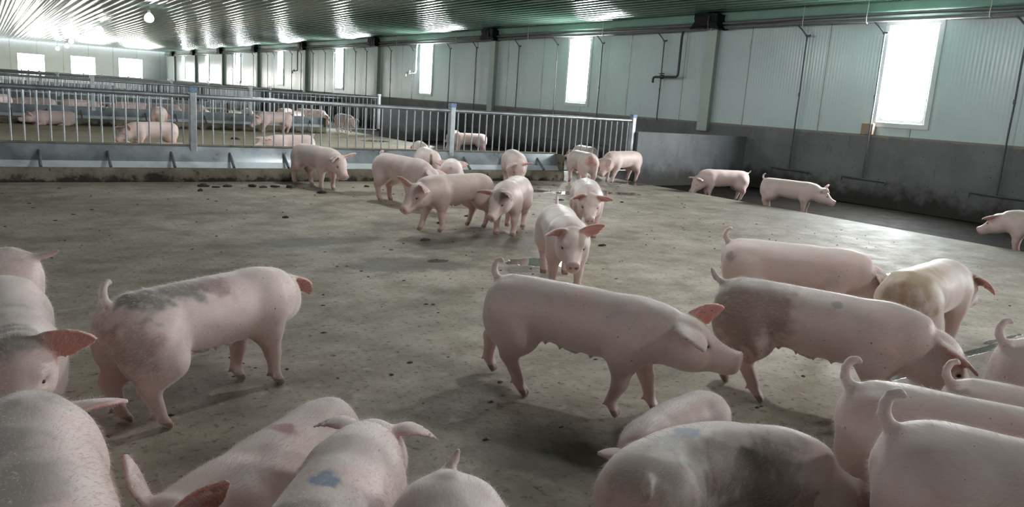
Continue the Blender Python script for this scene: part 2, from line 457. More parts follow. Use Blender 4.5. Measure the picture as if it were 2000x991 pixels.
# ------------------------------------------------------------------ fences, posts and troughs
BAR_MESH = {}
def fence_line(k, y):
    near = k < 3
    names = ['nearest', 'second', 'third', 'fourth', 'fifth', 'farthest'][k]
    posts = [11.2-4.35*i for i in range(5)]
    zt = 1.21 if k == 0 else 1.25
    zb = .50
    # posts
    for i, px in enumerate(posts):
        bm = BX(px-.05, px+.05, y-.05, y+.05, .19, zt+.10, bev=.012)
        po = obj('fence_post', bm, M_GALV)
        obj('post_cap', BX(px-.056, px+.056, y-.056, y+.056, zt+.055, zt+.13, bev=.006), M_BLUE if k == 0 else M_GALV, po)
        pos = ['right end at the concrete partition', 'first from its right end', 'second from its right end', 'third from its right end', 'at the far left'][i]
        tag(po, 'galvanised post of the %s fence, %s' % (names, pos), 'fence post', 'posts of the %s fence' % names)
    # panels
    for i in range(4):
        x0, x1 = posts[i+1]+.056, posts[i]-.056
        root = empty('fence', (0, 0, 0))
        pos = ['right-hand bay beside the partition', 'second bay from the right', 'third bay from the right', 'leftmost bay'][i]
        tag(root, 'steel bar panel of the %s fence, %s' % (names, pos), 'fence', 'panels of the %s fence' % names)
        obj('rail', TB([(x0-.01, y, zt), (x1+.01, y, zt)], .034 if near else .03, 12), M_GALV, root, smooth=True, angle=60)
        n = 28
        xs = [x0 + (x1-x0)*(j+.5)/n for j in range(n)]
        for x in xs:
            long = i == 0 and x > 9.25 and near
            key = (long, zt, near)
            if key not in BAR_MESH:
                b = obj('bar', TB([(0, 0, .16 if long else .513), (0, 0, zt-.02)], .0125, 8 if near else 6), M_GALV, root, smooth=True, angle=60); BAR_MESH[key] = b.data
            else:
                b = link('bar', BAR_MESH[key], None, root)
            b.location = (x, y, 0)
        if i == 0 and near:
            obj('bottom_rail', TB([(9.25, y, .17), (x1, y, .17)], .018, 8), M_GALV, root, smooth=True, angle=60)
    # concrete curb with rough faces
    bm = bmesh.new()
    nx = 120 if k == 0 else 30
    rr = random.Random(5+k)
    prof = [(y-.36, 0), (y-.37, .08), (y-.36, .17), (y-.345, .192), (y-.30, .196), (y-.05, .14), (y+.62, .14), (y+.62, 0)]
    R = []
    for i in range(nx+1):
        x = -6.3+(9.2+6.3)*i/nx
        R.append([bm.verts.new((x, yy+(rr.uniform(-.012, .012) if q in (1, 2) else 0), zz+(rr.uniform(-.006, .004) if q in (2, 3) else 0))) for q, (yy, zz) in enumerate(prof)])
    m_ = len(prof)
    for i in range(nx):
        for q in range(m_): bm.faces.new((R[i][q], R[i][(q+1)%m_], R[i+1][(q+1)%m_], R[i+1][q]))
    bm.faces.new(R[0][::-1]); bm.faces.new(R[-1])
    tag(obj('curb' if k == 0 else 'curb.%03d' % k, bm, M_CURB, smooth=True, angle=40), **S)
    # trough: curved steel sheet rising to the foot of the bars
    root = empty('feed_trough', (0, 0, 0))
    tag(root, 'long galvanised feed trough on the concrete curb of the %s fence' % names, 'trough', 'feed troughs under the fences')
    pts = []
    for q in range(13):
        a = q/12
        yy = -.315 + .30*a**.8
        zz = .196 - .035*math.sin(min(1, a/.45)*math.pi) + .305*max(0, (a-.30)/.70)**1.6
        pts.append((y+yy, zz))
    for nm, seq, mm in (('trough_floor', pts[:8], M_TROUGH_LIT), ('trough_back', pts[7:], M_TROUGH)):  # split so the painted bright band covers only the bottom sheet
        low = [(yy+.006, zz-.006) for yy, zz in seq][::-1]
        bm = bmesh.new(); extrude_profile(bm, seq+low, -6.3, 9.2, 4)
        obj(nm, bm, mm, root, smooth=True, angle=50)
    obj('lip', BX(-6.3, 9.22, y-.035, y+.04, .488, .512, bev=.006), M_CURB if k == 0 else M_TROUGH, root)
    obj('top_plate', BX(-6.3, 9.15, y+.045, y+.60, .455, .470, bev=.004), M_PLATE, root)
    obj('back_sheet', BX(-6.3, 9.15, y+.585, y+.60, .13, .455), M_TROUGH, root)
    obj('end_plate', BX(9.2, 9.23, y-.30, y+.58, .12, .49, bev=.004), M_CURB, root)
    if k < 2:
        b0 = None
        xs = [8.75-.82*i for i in range(18)]
        for x in xs:
            if b0 is None:
                b0 = obj('brace', TB([(0, -.025, .385), (0, -.05, .392), (0, -.30, .205)], .021, 8), M_BRACE, root, smooth=True, angle=50); b = b0
            else: b = link('brace', b0.data, None, root)
            b.location = (x, y, 0)
for k, y in enumerate(FENCES): fence_line(k, y)

# ------------------------------------------------------------------ pipes on the right wall
def pipe_run(name, label, r, x, z, m=M_PIPE):
    rr = random.Random(int(z*1000))
    pts = [(x, yy, z+.012*math.sin(yy*.7+z*9)) for yy in np.arange(YB+.1, YF-.2, 1.4)]
    return tag(obj(name, TB(pts, r, 10), m, smooth=True, angle=60), label, 'pipe', None)
pipe_run('water_pipe', 'thick grey water pipe, lower of the pair running along the top of the wall', .042, W-.20, 3.475)
pipe_run('water_pipe', 'grey water pipe running just above the thick one along the top of the wall', .034, W-.215, 3.575)
# ties that hang the pipes from the ceiling
for y in [6.9, 9.2, 10.66, 13.2, 17.2, 20.85, 25.5, 30.5, 36.0]:
    bm = bmesh.new(); x = W-.255
    tube(bm, [(x, y, ZC-.02), (x-.002, y, 3.60), (x-.012, y, 3.52), (x+.0, y, 3.43), (x+.05, y, 3.418)], .009, 6)
    near = {6.9: 'at the right edge above the nearest wall panel', 9.2: 'at the nearest window top', 10.66: 'left of the nearest window', 13.2: 'at the nearest pillar'}
    lab = 'thin pale tie holding the grey pipes, ' + near.get(y, 'farther along the wall')
    tag(obj('pipe_tie', bm, M_WHITE, smooth=True), lab, 'tie', 'ties that hang the pipes')

RODS = [(6.3, 1), (8.85, 1), (10.6, 1), (14.85, 0), (17.3, 1), (19.4, 1), (21.5, 0), (24.2, 1), (26.1, 1), (29.2, 0), (31.3, 1), (33.9, 1), (35.2, 1),
        (38.0, 0), (39.2, 1), (41.0, 1), (42.9, 0), (44.5, 1), (47.8, 1), (49.1, 1), (52.2, 1), (55.4, 1), (57.4, 1), (59.2, 1), (65.0, 1), (68.5, 1)]
ROD_L = ['rightmost, cut by the photo edge', 'just left of the nearest window', 'between nearest window and nearest pillar', 'behind the black tap',
         'left of the second window', 'right of the second pillar', 'close to the second pillar']
proto = {}
for i, (y, tbar) in enumerate(RODS):
    if tbar not in proto:
        root = empty('drinker_pipe', (W-.13, y, 0))
        zb = .36 if tbar else 1.2
        obj('down_pipe', TB([(-.06, .22, 3.45), (-.04, .12, 3.36), (0, .0, 3.22), (0, 0, 2.6), (0, -.008, 2.0), (0, 0, 1.5), (0, 0, zb)], .017, 8), M_ROD, root, smooth=True, angle=60)
        obj('elbow', TB([(0, .03, 3.235), (0, -.05, 3.225), (0, -.08, 3.24)], .024, 8), M_ROD, root, smooth=True, angle=60)
        obj('coupling', TB([(0, 0, 1.96), (0, 0, 2.04)], .023, 8), M_ROD, root, smooth=True, angle=60)
        if tbar:
            t_ = obj('cross_bar', TB([(0, -.50, zb), (0, .45, zb+.01)], .017, 8), M_ROD, root, smooth=True, angle=60)
            for s in (-.50, .45): obj('nipple', TB([(0, s, zb+.01), (-.02, s, zb-.07)], .012, 8), M_ROD, t_, smooth=True)
        proto[tbar] = root
    else:
        root = copy_tree(proto[tbar]); root.location = (W-.13, y, 0)
    where = ROD_L[i] if i < len(ROD_L) else 'number %d along the wall counted from the right' % (i+1)
    if i >= len(ROD_L):
        where = 'far down the wall beyond the second pillar'
    tag(root, 'thin dark wall drinker pipe' + (' with cross bar, ' if tbar else ', ') + where, 'pipe', 'drinker pipes on the right wall')
    # light wall marks
# thick black down-pipes with a tap
def tap(y, label, m):
    root = tag(empty('water_tap', (W-.23, y, 0)), label, 'tap', 'taps on the right wall')
    obj('down_pipe', TB([(.03, 0, 3.46), (0, 0, 3.30), (0, 0, 2.42)], .032, 10), m, root, smooth=True, angle=60)
    obj('arm', TB([(0, 0, 2.44), (0, .01, 2.36), (0, .06, 2.32), (0, .82, 2.31)], .030, 10), m, root, smooth=True, angle=60)
    v = obj('valve', TB([(0, .48, 2.315), (0, .52, 2.315), (0, .60, 2.313), (0, .64, 2.312)], [.036, .055, .055, .036], 12), m, root, smooth=True, angle=60)
    obj('valve_handle', TB([(-.01, .48, 2.40), (-.01, .66, 2.40)], .014, 8), m, v, smooth=True)
    obj('spout', TB([(0, .80, 2.31), (0, .86, 2.30), (0, .88, 2.25), (0, .88, 2.16)], .030, 10), m, root, smooth=True, angle=60)
M_TAPG = mat_plain('pale_grey_pipe', (.62, .65, .70), .25, var=.05)
tap(14.15, 'dark grey pipe with tap and valve left of the nearest pillar', mat_plain('dark_pipe', (.045, .045, .05), .4))
tap(28.7, 'pale shiny pipe with tap left of the third window', M_TAPG)
tap(43.2, 'dark pipe with tap beside a far window', M_ROD)
tap(56.6, 'pale pipe with tap far down the wall', M_TAPG)

# beam ends wrapped in black plastic on top of each pillar
def wrap_bm(seed):
    rr = random.Random(seed)
    bm = bmesh.new(); box(bm, -.16, .12, -.36, .36, -.17, .17)
    bmesh.ops.subdivide_edges(bm, edges=bm.edges[:], cuts=5, use_grid_fill=True)
    for v in bm.verts:
        d = v.co.normalized()
        v.co += Vector((rr.uniform(-.018, .018), rr.uniform(-.02, .02), rr.uniform(-.018, .018)))
        if v.co.z < -.05: v.co.y += .10*(v.co.z+.05)/.12*(1 if v.co.y < 0 else -1.2)
        if abs(v.co.y+.08) < .06: v.co.x += .05; v.co.z *= .93
        if v.co.y < -.25: v.co.z -= .04
    return bm
for i, y in enumerate(PILLARS):
    if y < 10: continue
    o = obj('wrapped_beam_end', wrap_bm(i), M_BLACK, smooth=True, angle=35)
    o.location = (W-.26, y, ZC-.20)
    tag(o, 'black plastic wrapped around the beam end above the %s pillar' % ['', 'nearest', 'second', 'third', 'fourth', 'fifth', 'sixth', 'seventh', 'farthest'][i], 'plastic wrap', 'black wrapped beam ends')
    for dy in (-.02,):
        obj('torn_wrap_edge', TB([(-.17, -.10, .10), (-.175, -.09, -.05), (-.16, -.10, -.20)], .012, 6), M_PIPE, o, smooth=True)

# hanging bulbs
M_BULB = mat_emit('lit_bulb', (.95, .98, 1.0), BULB_LIGHT)
M_BULB_ADDED = mat_emit('lit_bulb_added', (.95, .98, 1.0), ADDED_BULB_LIGHT)
M_SOCK = mat_plain('bulb_socket', (.55, .57, .6), .4)
def bulb_mesh():
    bm = bmesh.new(); prof = [(.0, -.17), (.06, -.165), (.11, -.14), (.145, -.09), (.155, -.03), (.14, .03), (.105, .08), (.07, .115), (.05, .14)]
    seg = 20; R = []
    for r, z in prof[1:]: R.append([bm.verts.new((r*math.cos(2*math.pi*k/seg), r*math.sin(2*math.pi*k/seg), z)) for k in range(seg)])
    c = bm.verts.new((0, 0, prof[0][1]))
    for k in range(seg): bm.faces.new((c, R[0][k], R[0][(k+1)%seg]))
    for i in range(len(R)-1):
        for k in range(seg): bm.faces.new((R[i][k], R[i+1][k], R[i+1][(k+1)%seg], R[i][(k+1)%seg]))
    bm.faces.new(R[-1])
    return bm
b0 = None
BULBS = [(4.85, 30.0, 3.46), (4.75, 43.0, 3.52), (4.85, 53.0, 3.45), (5.0, 61.0, 3.45), (5.45, 70.0, 3.38), (5.35, 78.0, 3.30), (4.9, 16.0, 3.5), (4.9, 4.0, 3.5), (4.9, 10.0, 3.5), (4.9, -2.0, 3.5), (-4.0, 5.0, 3.5), (-4.0, 17.0, 3.5)]  # the near and left ones are unseen, added for top and fill light
BL = ['biggest bright bulb hanging below the ceiling, nearest of its row', 'second bright bulb of the ceiling row, beside its own reflection', 'small bright bulb, third of the ceiling row', 'small bright bulb, fourth of the ceiling row',
      'small bright bulb low above the far end wall windows', 'smallest bright bulb, leftmost of the ceiling row above the end wall', 'added unseen bulb above the pen for top light', 'added unseen bulb close to the viewer for top light', 'added unseen bulb above the middle of the pen for top light', 'added unseen bulb behind the viewer for top light', 'added unseen bulb on the left close to the viewer for fill light', 'added unseen bulb on the left above the first fence for fill light']
for (x, y, z), lab in zip(BULBS, BL):
    if b0 is None:
        root = empty('light_bulb', (x, y, z)); b0 = root
        obj('globe', bulb_mesh(), M_BULB, root, smooth=True)
        obj('socket', TB([(0, 0, .13), (0, 0, .24)], [.055, .035], 12), M_SOCK, root, smooth=True, angle=50)
    else:
        root = copy_tree(b0); root.location = (x, y, z)
        if y < 20 and x > 0:
            for ch in root.children:
                if ch.name.startswith('globe'):
                    ch.data = ch.data.copy(); ch.data.materials[0] = M_BULB_ADDED
    obj('cord', TB([(0, 0, .22), (0, 0, ZC-z+.005)], .008, 6), M_ROD, root)
    tag(root, lab, 'light bulb', 'bulbs hanging in a row')

# ------------------------------------------------------------------ manure on the floor
def clump_bm(seed, s):
    rr = random.Random(seed); bm = bmesh.new()
    bmesh.ops.create_icosphere(bm, subdivisions=3, radius=1)
    ph = [rr.uniform(0, 6) for _ in range(6)]; a, b, c = rr.uniform(.9, 1.7), rr.uniform(.6, 1.0), rr.uniform(.4, .7)
    for v in bm.verts:
        x, y, z = v.co
        k = 1+.22*math.sin(4*x+ph[0])*math.sin(3*y+ph[1])+.16*math.sin(7*x+ph[2]+3*z)*math.sin(6*y+ph[3])+rr.uniform(-.05, .05)
        v.co = Vector((x*a*k*s, y*b*k*s, max(0, (z*c*k+.18)*s)))
    return bm
CL = [(2.44, 11.15, .08), (2.58, 11.05, .05), (2.75, 11.1, .06), (3.1, 11.1, .08), (3.22, 11.0, .05), (2.3, 10.7, .05), (2.71, 8.4, .045), (4.8, 11.0, .06), (3.62, 6.8, .04), (3.85, 10.35, .06), (7.23, 9.22, .05),
      (4.84, 6.96, .045), (4.3, 7.7, .05), (3.6, 10.95, .08), (3.4, 11.05, .06), (4.9, 8.1, .035), (8.2, 8.9, .04), (5.35, 6.05, .05), (3.0, 23.2, .08), (3.9, 22.6, .08), (5.3, 20.6, .1)]
for i, (x, y, s) in enumerate(CL):
    o = obj('manure_clump', clump_bm(i, s*.72), M_MANURE, smooth=True); o.location = (x, y, 0)
    tag(o, 'dark manure clump lying on the bare concrete floor of a pen', 'manure', 'dark manure clumps on the floor')
rr = random.Random(3); bm = bmesh.new()
for i in range(420):
    x, y = rr.uniform(-1, 10), rr.uniform(1.2, 11.4); s = rr.uniform(.004, .014)
    r = bmesh.ops.create_icosphere(bm, subdivisions=1, radius=s)
    a = rr.uniform(.8, 2.2)
    for v in r['verts']: v.co = Vector((v.co.x*a+x, v.co.y+y, max(0, v.co.z*.6+.001)))
tag(obj('manure_crumbs', bm, M_MANURE), 'fine dark crumbs of dirt scattered over the pen floor', 'dirt', None, 'stuff')

# ------------------------------------------------------------------ pigs
def smin(a, b, k):
    h = np.clip(.5+.5*(b-a)/k, 0, 1)
    return b+(a-b)*h-k*h*(1-h)
_rs = np.random.RandomState(11)
_perm = _rs.rand(32, 32, 32).astype(np.float32)
def vnoise(p):
    i = np.floor(p).astype(int); f = (p-i).astype(np.float32); f = f*f*(3-2*f)
    out = 0
    for dx in (0, 1):
        for dy in (0, 1):
            for dz in (0, 1):
                wgt = (f[:, 0] if dx else 1-f[:, 0])*(f[:, 1] if dy else 1-f[:, 1])*(f[:, 2] if dz else 1-f[:, 2])
                out = out+wgt*_perm[(i[:, 0]+dx) % 32, (i[:, 1]+dy) % 32, (i[:, 2]+dz) % 32]
    return out
def fbm(p, sc):
    return .55*vnoise(p*sc)+.3*vnoise(p*sc*2.1+7)+.15*vnoise(p*sc*4.3+3)
def catmull(xs, ys, n=120):
    xs = np.array(xs, float); ys = np.array(ys, float)
    m = np.gradient(ys, xs); X = np.linspace(xs[0], xs[-1], n); k = np.clip(np.searchsorted(xs, X)-1, 0, len(xs)-2)
    h = xs[k+1]-xs[k]; t = (X-xs[k])/h
    Y = (2*t**3-3*t**2+1)*ys[k]+(t**3-2*t**2+t)*h*m[k]+(-2*t**3+3*t**2)*ys[k+1]+(t**3-t**2)*h*m[k+1]
    return X, Y
class Field:
    def __init__(s, lo, hi, h):
        s.lo = np.array(lo, np.float32); s.h = h
        s.n = np.ceil((np.array(hi)-lo)/h).astype(int)+1
        s.F = np.full(tuple(s.n), 1.0, np.float32)
    def add(s, fn, lo, hi, k, sub=False, pad=.07):
        a = np.clip(np.floor((np.array(lo)-pad-s.lo)/s.h).astype(int), 0, s.n); b = np.clip(np.ceil((np.array(hi)+pad-s.lo)/s.h).astype(int)+1, 0, s.n)
        if np.any(b <= a): return
        g = [s.lo[i]+s.h*np.arange(a[i], b[i], dtype=np.float32) for i in range(3)]
        X, Y, Z = g[0][:, None, None], g[1][None, :, None], g[2][None, None, :]
        d = fn(X, Y, Z)
        sl = tuple(slice(a[i], b[i]) for i in range(3))
        if sub: s.F[sl] = -smin(-s.F[sl], np.broadcast_to(d, s.F[sl].shape), k)
        else: s.F[sl] = smin(s.F[sl], np.broadcast_to(d, s.F[sl].shape), k)
    def cone(s, a, b, r1, r2, k, sub=False):
        a = np.array(a, np.float32); b = np.array(b, np.float32); ba = b-a; L2 = max(1e-9, float(ba@ba))
        def fn(X, Y, Z):
            px, py, pz = X-a[0], Y-a[1], Z-a[2]
            t = np.clip((px*ba[0]+py*ba[1]+pz*ba[2])/L2, 0, 1)
            return np.sqrt((px-t*ba[0])**2+(py-t*ba[1])**2+(pz-t*ba[2])**2)-(r1+(r2-r1)*t)
        R = max(r1, r2)
        s.add(fn, np.minimum(a, b)-R, np.maximum(a, b)+R, k, sub)
    def chain(s, pts, rs, k):
        for i in range(len(pts)-1): s.cone(pts[i], pts[i+1], rs[i], rs[i+1], k)
    def ell(s, c, r, k, Rm=None, sub=False):
        c = np.array(c, np.float32); r = np.array(r, np.float32)
        Rm = np.eye(3, dtype=np.float32) if Rm is None else Rm.astype(np.float32)
        def fn(X, Y, Z):
            q = [X-c[0], Y-c[1], Z-c[2]]
            l = [Rm[0, i]*q[0]+Rm[1, i]*q[1]+Rm[2, i]*q[2] for i in range(3)]
            k0 = np.sqrt((l[0]/r[0])**2+(l[1]/r[1])**2+(l[2]/r[2])**2)
            k1 = np.sqrt((l[0]/r[0]**2)**2+(l[1]/r[1]**2)**2+(l[2]/r[2]**2)**2)+1e-6
            return k0*(k0-1)/k1
        R = float(r.max()); s.add(fn, c-R, c+R, k, sub)
    def swept(s, st, k, org=(0, 0, 0), Rm=None):
        """st: rows (u, zc, a, b): elliptical sections along the local x axis"""
        st = np.array(st, float); org = np.array(org, np.float32)
        Rm = np.eye(3, dtype=np.float32) if Rm is None else Rm.astype(np.float32)
        U, zc = catmull(st[:, 0], st[:, 1]); _, A = catmull(st[:, 0], st[:, 2]); _, B = catmull(st[:, 0], st[:, 3])
        def fn(X, Y, Z):
            q = [X-org[0], Y-org[1], Z-org[2]]
            l = [Rm[0, i]*q[0]+Rm[1, i]*q[1]+Rm[2, i]*q[2] for i in range(3)]
            u = l[0]+0*l[1]+0*l[2]; uc = np.clip(u, st[0, 0], st[-1, 0])
            z0 = np.interp(uc, U, zc).astype(np.float32); a = np.interp(uc, U, A).astype(np.float32); b = np.interp(uc, U, B).astype(np.float32)
            d = (np.sqrt((l[1]/b)**2+((l[2]-z0)/a)**2)-1)*np.minimum(a, b)
            du = np.abs(u-uc)
            return np.where(du > 0, np.sqrt(du**2+np.maximum(d, 0)**2), d)
        L = max(abs(st[0, 0]), abs(st[-1, 0]))+.2
        if org.any(): s.add(fn, org-L, org+L, k)
        else: s.add(fn, (st[0, 0]-.05, -.3, -.1), (st[-1, 0]+.05, .3, .9), k)
def surface_nets(F, lo, h):
    n = np.array(F.shape)-1
    Sg = F < 0
    cnt = np.zeros(tuple(n), np.int8)
    for a in (0, 1):
        for b in (0, 1):
            for c in (0, 1): cnt += Sg[a:a+n[0], b:b+n[1], c:c+n[2]]
    act = (cnt > 0) & (cnt < 8)
    I = np.argwhere(act)
    acc = np.zeros((len(I), 3)); num = np.zeros(len(I))
    cs = [np.array(c) for c in ((0,0,0),(1,0,0),(0,1,0),(1,1,0),(0,0,1),(1,0,1),(0,1,1),(1,1,1))]
    V = [F[I[:, 0]+c[0], I[:, 1]+c[1], I[:, 2]+c[2]].astype(float) for c in cs]
    for a in range(8):
        for ax in (1, 2, 4):
            b = a | ax
            if b == a: continue
            va, vb = V[a], V[b]; m = (va < 0) != (vb < 0)
            t = np.where(m, va/np.where(m, va-vb, 1), 0)
            acc += m[:, None]*(cs[a]+t[:, None]*(cs[b]-cs[a])); num += m
    P = (I+acc/num[:, None])*h+lo
    idx = np.full(tuple(n), -1, np.int32); idx[act] = np.arange(len(I))
    quads = []
    for ax in range(3):
        a1, a2 = (ax+1) % 3, (ax+2) % 3
        s0 = [slice(None)]*3; s1 = [slice(None)]*3
        s0[ax] = slice(0, -1); s1[ax] = slice(1, None)
        A, B = Sg[tuple(s0)], Sg[tuple(s1)]
        E = np.argwhere(A != B)
        E = E[(E[:, a1] > 0) & (E[:, a2] > 0) & (E[:, a1] < n[a1]) & (E[:, a2] < n[a2])]
        ins = A[E[:, 0], E[:, 1], E[:, 2]]
        q = []
        for d1, d2 in ((-1, -1), (0, -1), (0, 0), (-1, 0)):
            T = E.copy(); T[:, a1] += d1; T[:, a2] += d2
            q.append(idx[T[:, 0], T[:, 1], T[:, 2]])
        q = np.stack(q, 1); q[~ins] = q[~ins][:, ::-1]
        quads.append(q)
    Q = np.concatenate(quads); Q = Q[(Q >= 0).all(1)]
    return P, Q
def relax(P, Q, it, f=.5):
    e = np.concatenate([Q[:, [0, 1]], Q[:, [1, 2]], Q[:, [2, 3]], Q[:, [3, 0]]])
    for _ in range(it):
        acc = np.zeros_like(P); c = np.zeros(len(P))
        for k in range(3): acc[:, k] = np.bincount(e[:, 0], P[e[:, 1], k], len(P))+np.bincount(e[:, 1], P[e[:, 0], k], len(P))
        c = np.bincount(e[:, 0], minlength=len(P))+np.bincount(e[:, 1], minlength=len(P))
        P = P+f*(acc/np.maximum(c, 1)[:, None]-P)
    return P

def mat_skin():
    t = NT('pig_skin'); p = t.coord()
    at = t.n('ShaderNodeAttribute'); at.attribute_name = 'skin'
    n = t.noise(p, 11, 5, .6); hair = t.noise(t.mapping(p, (34, 150, 150)), 1.0, 3, .6); spk = t.noise(p, 60, 2, .5)
    c = t.mix(t.rng(n, .3, .7, 0, .35), at.outputs['Color'], t.mix(1.0, at.outputs['Color'], (.90, .80, .78), 'MULTIPLY'))
    c = t.mix(t.rng(hair, .42, .72, 0, .30), c, t.mix(1.0, c, (1.22, 1.24, 1.22), 'MULTIPLY'))
    c = t.mix(t.step(spk, .73, .78), c, (.16, .11, .09))
    t.set(Base_Color=c, Roughness=.52, Sheen_Weight=.55, Sheen_Roughness=.45, Sheen_Tint=(1.0, .96, .93), Subsurface_Weight=.0)
    t.bump(t.math('ADD', hair, t.math('MULTIPLY', n, .8)), .16, .006)
    return t.m
M_SKIN = mat_skin()
def mat_eye():
    t = NT('pig_eye'); t.set(Base_Color=(.018, .012, .010), Roughness=.12); return t.m
M_EYE = mat_eye()
_bm = bmesh.new(); bmesh.ops.create_uvsphere(_bm, u_segments=14, v_segments=10, radius=1)
for f_ in _bm.faces: f_.smooth = True
ME_EYE = bpy.data.meshes.new('eye'); _bm.to_mesh(ME_EYE); _bm.free(); ME_EYE.materials.append(M_EYE)

def mat_hair():
    t = NT('pig_bristles'); t.set(Base_Color=(.86, .75, .70), Roughness=.45, Specular_IOR_Level=.4); return t.m
M_HAIR = mat_hair()
def hair(o, P, Q, h, hd, keepears=None):
    a, b, c, d = P[Q[:, 0]], P[Q[:, 1]], P[Q[:, 2]], P[Q[:, 3]]
    nf = np.cross(c-a, d-b); ar = np.linalg.norm(nf, axis=1); nf /= np.maximum(ar, 1e-9)[:, None]
    rs = np.random.RandomState(len(P) % 1000)
    cen = (a+b+c+d)/4
    wgt = ar*np.clip((cen[:, 2]-.12)/.15, .15, 1)
    k = rs.choice(len(Q), 9000, p=wgt/wgt.sum())
    u, v = rs.rand(len(k), 1), rs.rand(len(k), 1)
    root = (a[k]*(1-u)+b[k]*u)*(1-v)+(d[k]*(1-u)+c[k]*u)*v
    n = nf[k]; g = np.tile(np.array((-1.0, 0, -.35)), (len(k), 1)); g = g-(g*n).sum(1)[:, None]*n
    L = (.010+.014*rs.rand(len(k), 1)**1.5)*np.clip((root[:, [2]]-.05)/.35, .45, 1.15)
    dr = g+.42*n+rs.normal(0, .22, (len(k), 3)); dr /= np.linalg.norm(dr, axis=1)[:, None]
    mid = root+dr*L*.5+n*.0012; tip = root+dr*L+n*.0005
    pts = np.stack([root-n*.001, mid, tip], 1).reshape(-1, 3).astype(np.float32)
    cu = bpy.data.hair_curves.new('bristles'); cu.add_curves([3]*len(k))
    cu.attributes['position'].data.foreach_set('vector', pts.ravel()) if 'position' in cu.attributes else cu.position_data.foreach_set('vector', pts.ravel())
    ra = cu.attributes.get('radius') or cu.attributes.new('radius', 'FLOAT', 'POINT')
    ra.data.foreach_set('value', np.tile(np.array((.00027, .00023, .00007), np.float32), len(k)))
    cu.materials.append(M_HAIR)
    ho = bpy.data.objects.new('bristles', cu); C.objects.link(ho); ho.parent = o
    ho['kind'] = 'stuff'

EAR = {  # direction (forward, outward, up), facing (forward, outward, up), droop of the tip
    'up':    ((.15, .80, .62), (.90, .30, -.15), .08),
    'side':  ((.22, .95, .12), (.90, .05, -.50), .16),
    'fwd':   ((.70, .66, .22), (.30, .45, -.85), .30),
    'droop': ((.60, .70, -.06), (.30, .35, -.9), .60),
    'fold':  ((.30, .85, .42), (.92, .15, -.35), 1.0),
    'back':  ((-.45, .72, .50), (.6, .6, -.2), .05),
    'flat':  ((-.25, .95, -.02), (.4, .1, -.9), .25),
}
TAIL = {
    'hook':  [(-.535, 0, .55), (-.575, 0, .575), (-.60, 0, .615), (-.602, .004, .66), (-.588, .010, .695), (-.562, .016, .708), (-.545, .018, .695)],
    'up':    [(-.535, 0, .55), (-.57, 0, .58), (-.59, 0, .625), (-.60, .0, .675), (-.605, .0, .715)],
    'curl':  [(-.535, 0, .55), (-.585, 0, .565), (-.62, .02, .595), (-.62, .04, .63), (-.59, .045, .642), (-.575, .025, .625), (-.59, .0, .605)],
    'back':  [(-.53, 0, .555), (-.585, 0, .555), (-.63, .0, .565), (-.675, .01, .585), (-.70, .015, .60)],
    'wave':  [(-.535, 0, .545), (-.585, 0, .555), (-.635, 0, .585), (-.655, 0, .62), (-.672, 0, .645)],
    'lean':  [(-.535, 0, .55), (-.56, .015, .575), (-.575, .035, .61), (-.58, .05, .645)],
    'down':  [(-.54, 0, .54), (-.575, 0, .515), (-.585, .01, .46), (-.575, .02, .40), (-.57, .01, .34)],
    'docked': [(-.530, 0, .54), (-.575, .0, .556), (-.608, 0, .548), (-.622, 0, .520), (-.618, 0, .500)],
    'stub':  [(-.535, 0, .545), (-.575, 0, .535), (-.60, 0, .515)],
    'none':  [(-.53, 0, .53), (-.55, 0, .51)],
}
TORSO = [(-.565, .465, .035, .035), (-.55, .465, .085, .08), (-.52, .462, .118, .115), (-.46, .458, .150, .146), (-.37, .455, .165, .160), (-.25, .453, .166, .164), (-.08, .443, .176, .168),
         (.08, .436, .181, .166), (.22, .435, .172, .152), (.34, .445, .150, .130), (.42, .455, .120, .108), (.46, .458, .085, .075), (.48, .458, .03, .03)]
SKIN = np.array((.71, .56, .522)); PINK = np.array((.66, .43, .40)); RED = np.array((.56, .20, .165)); HOOF = np.array((.26, .155, .115)); DIRT = np.array((.13, .105, .085))

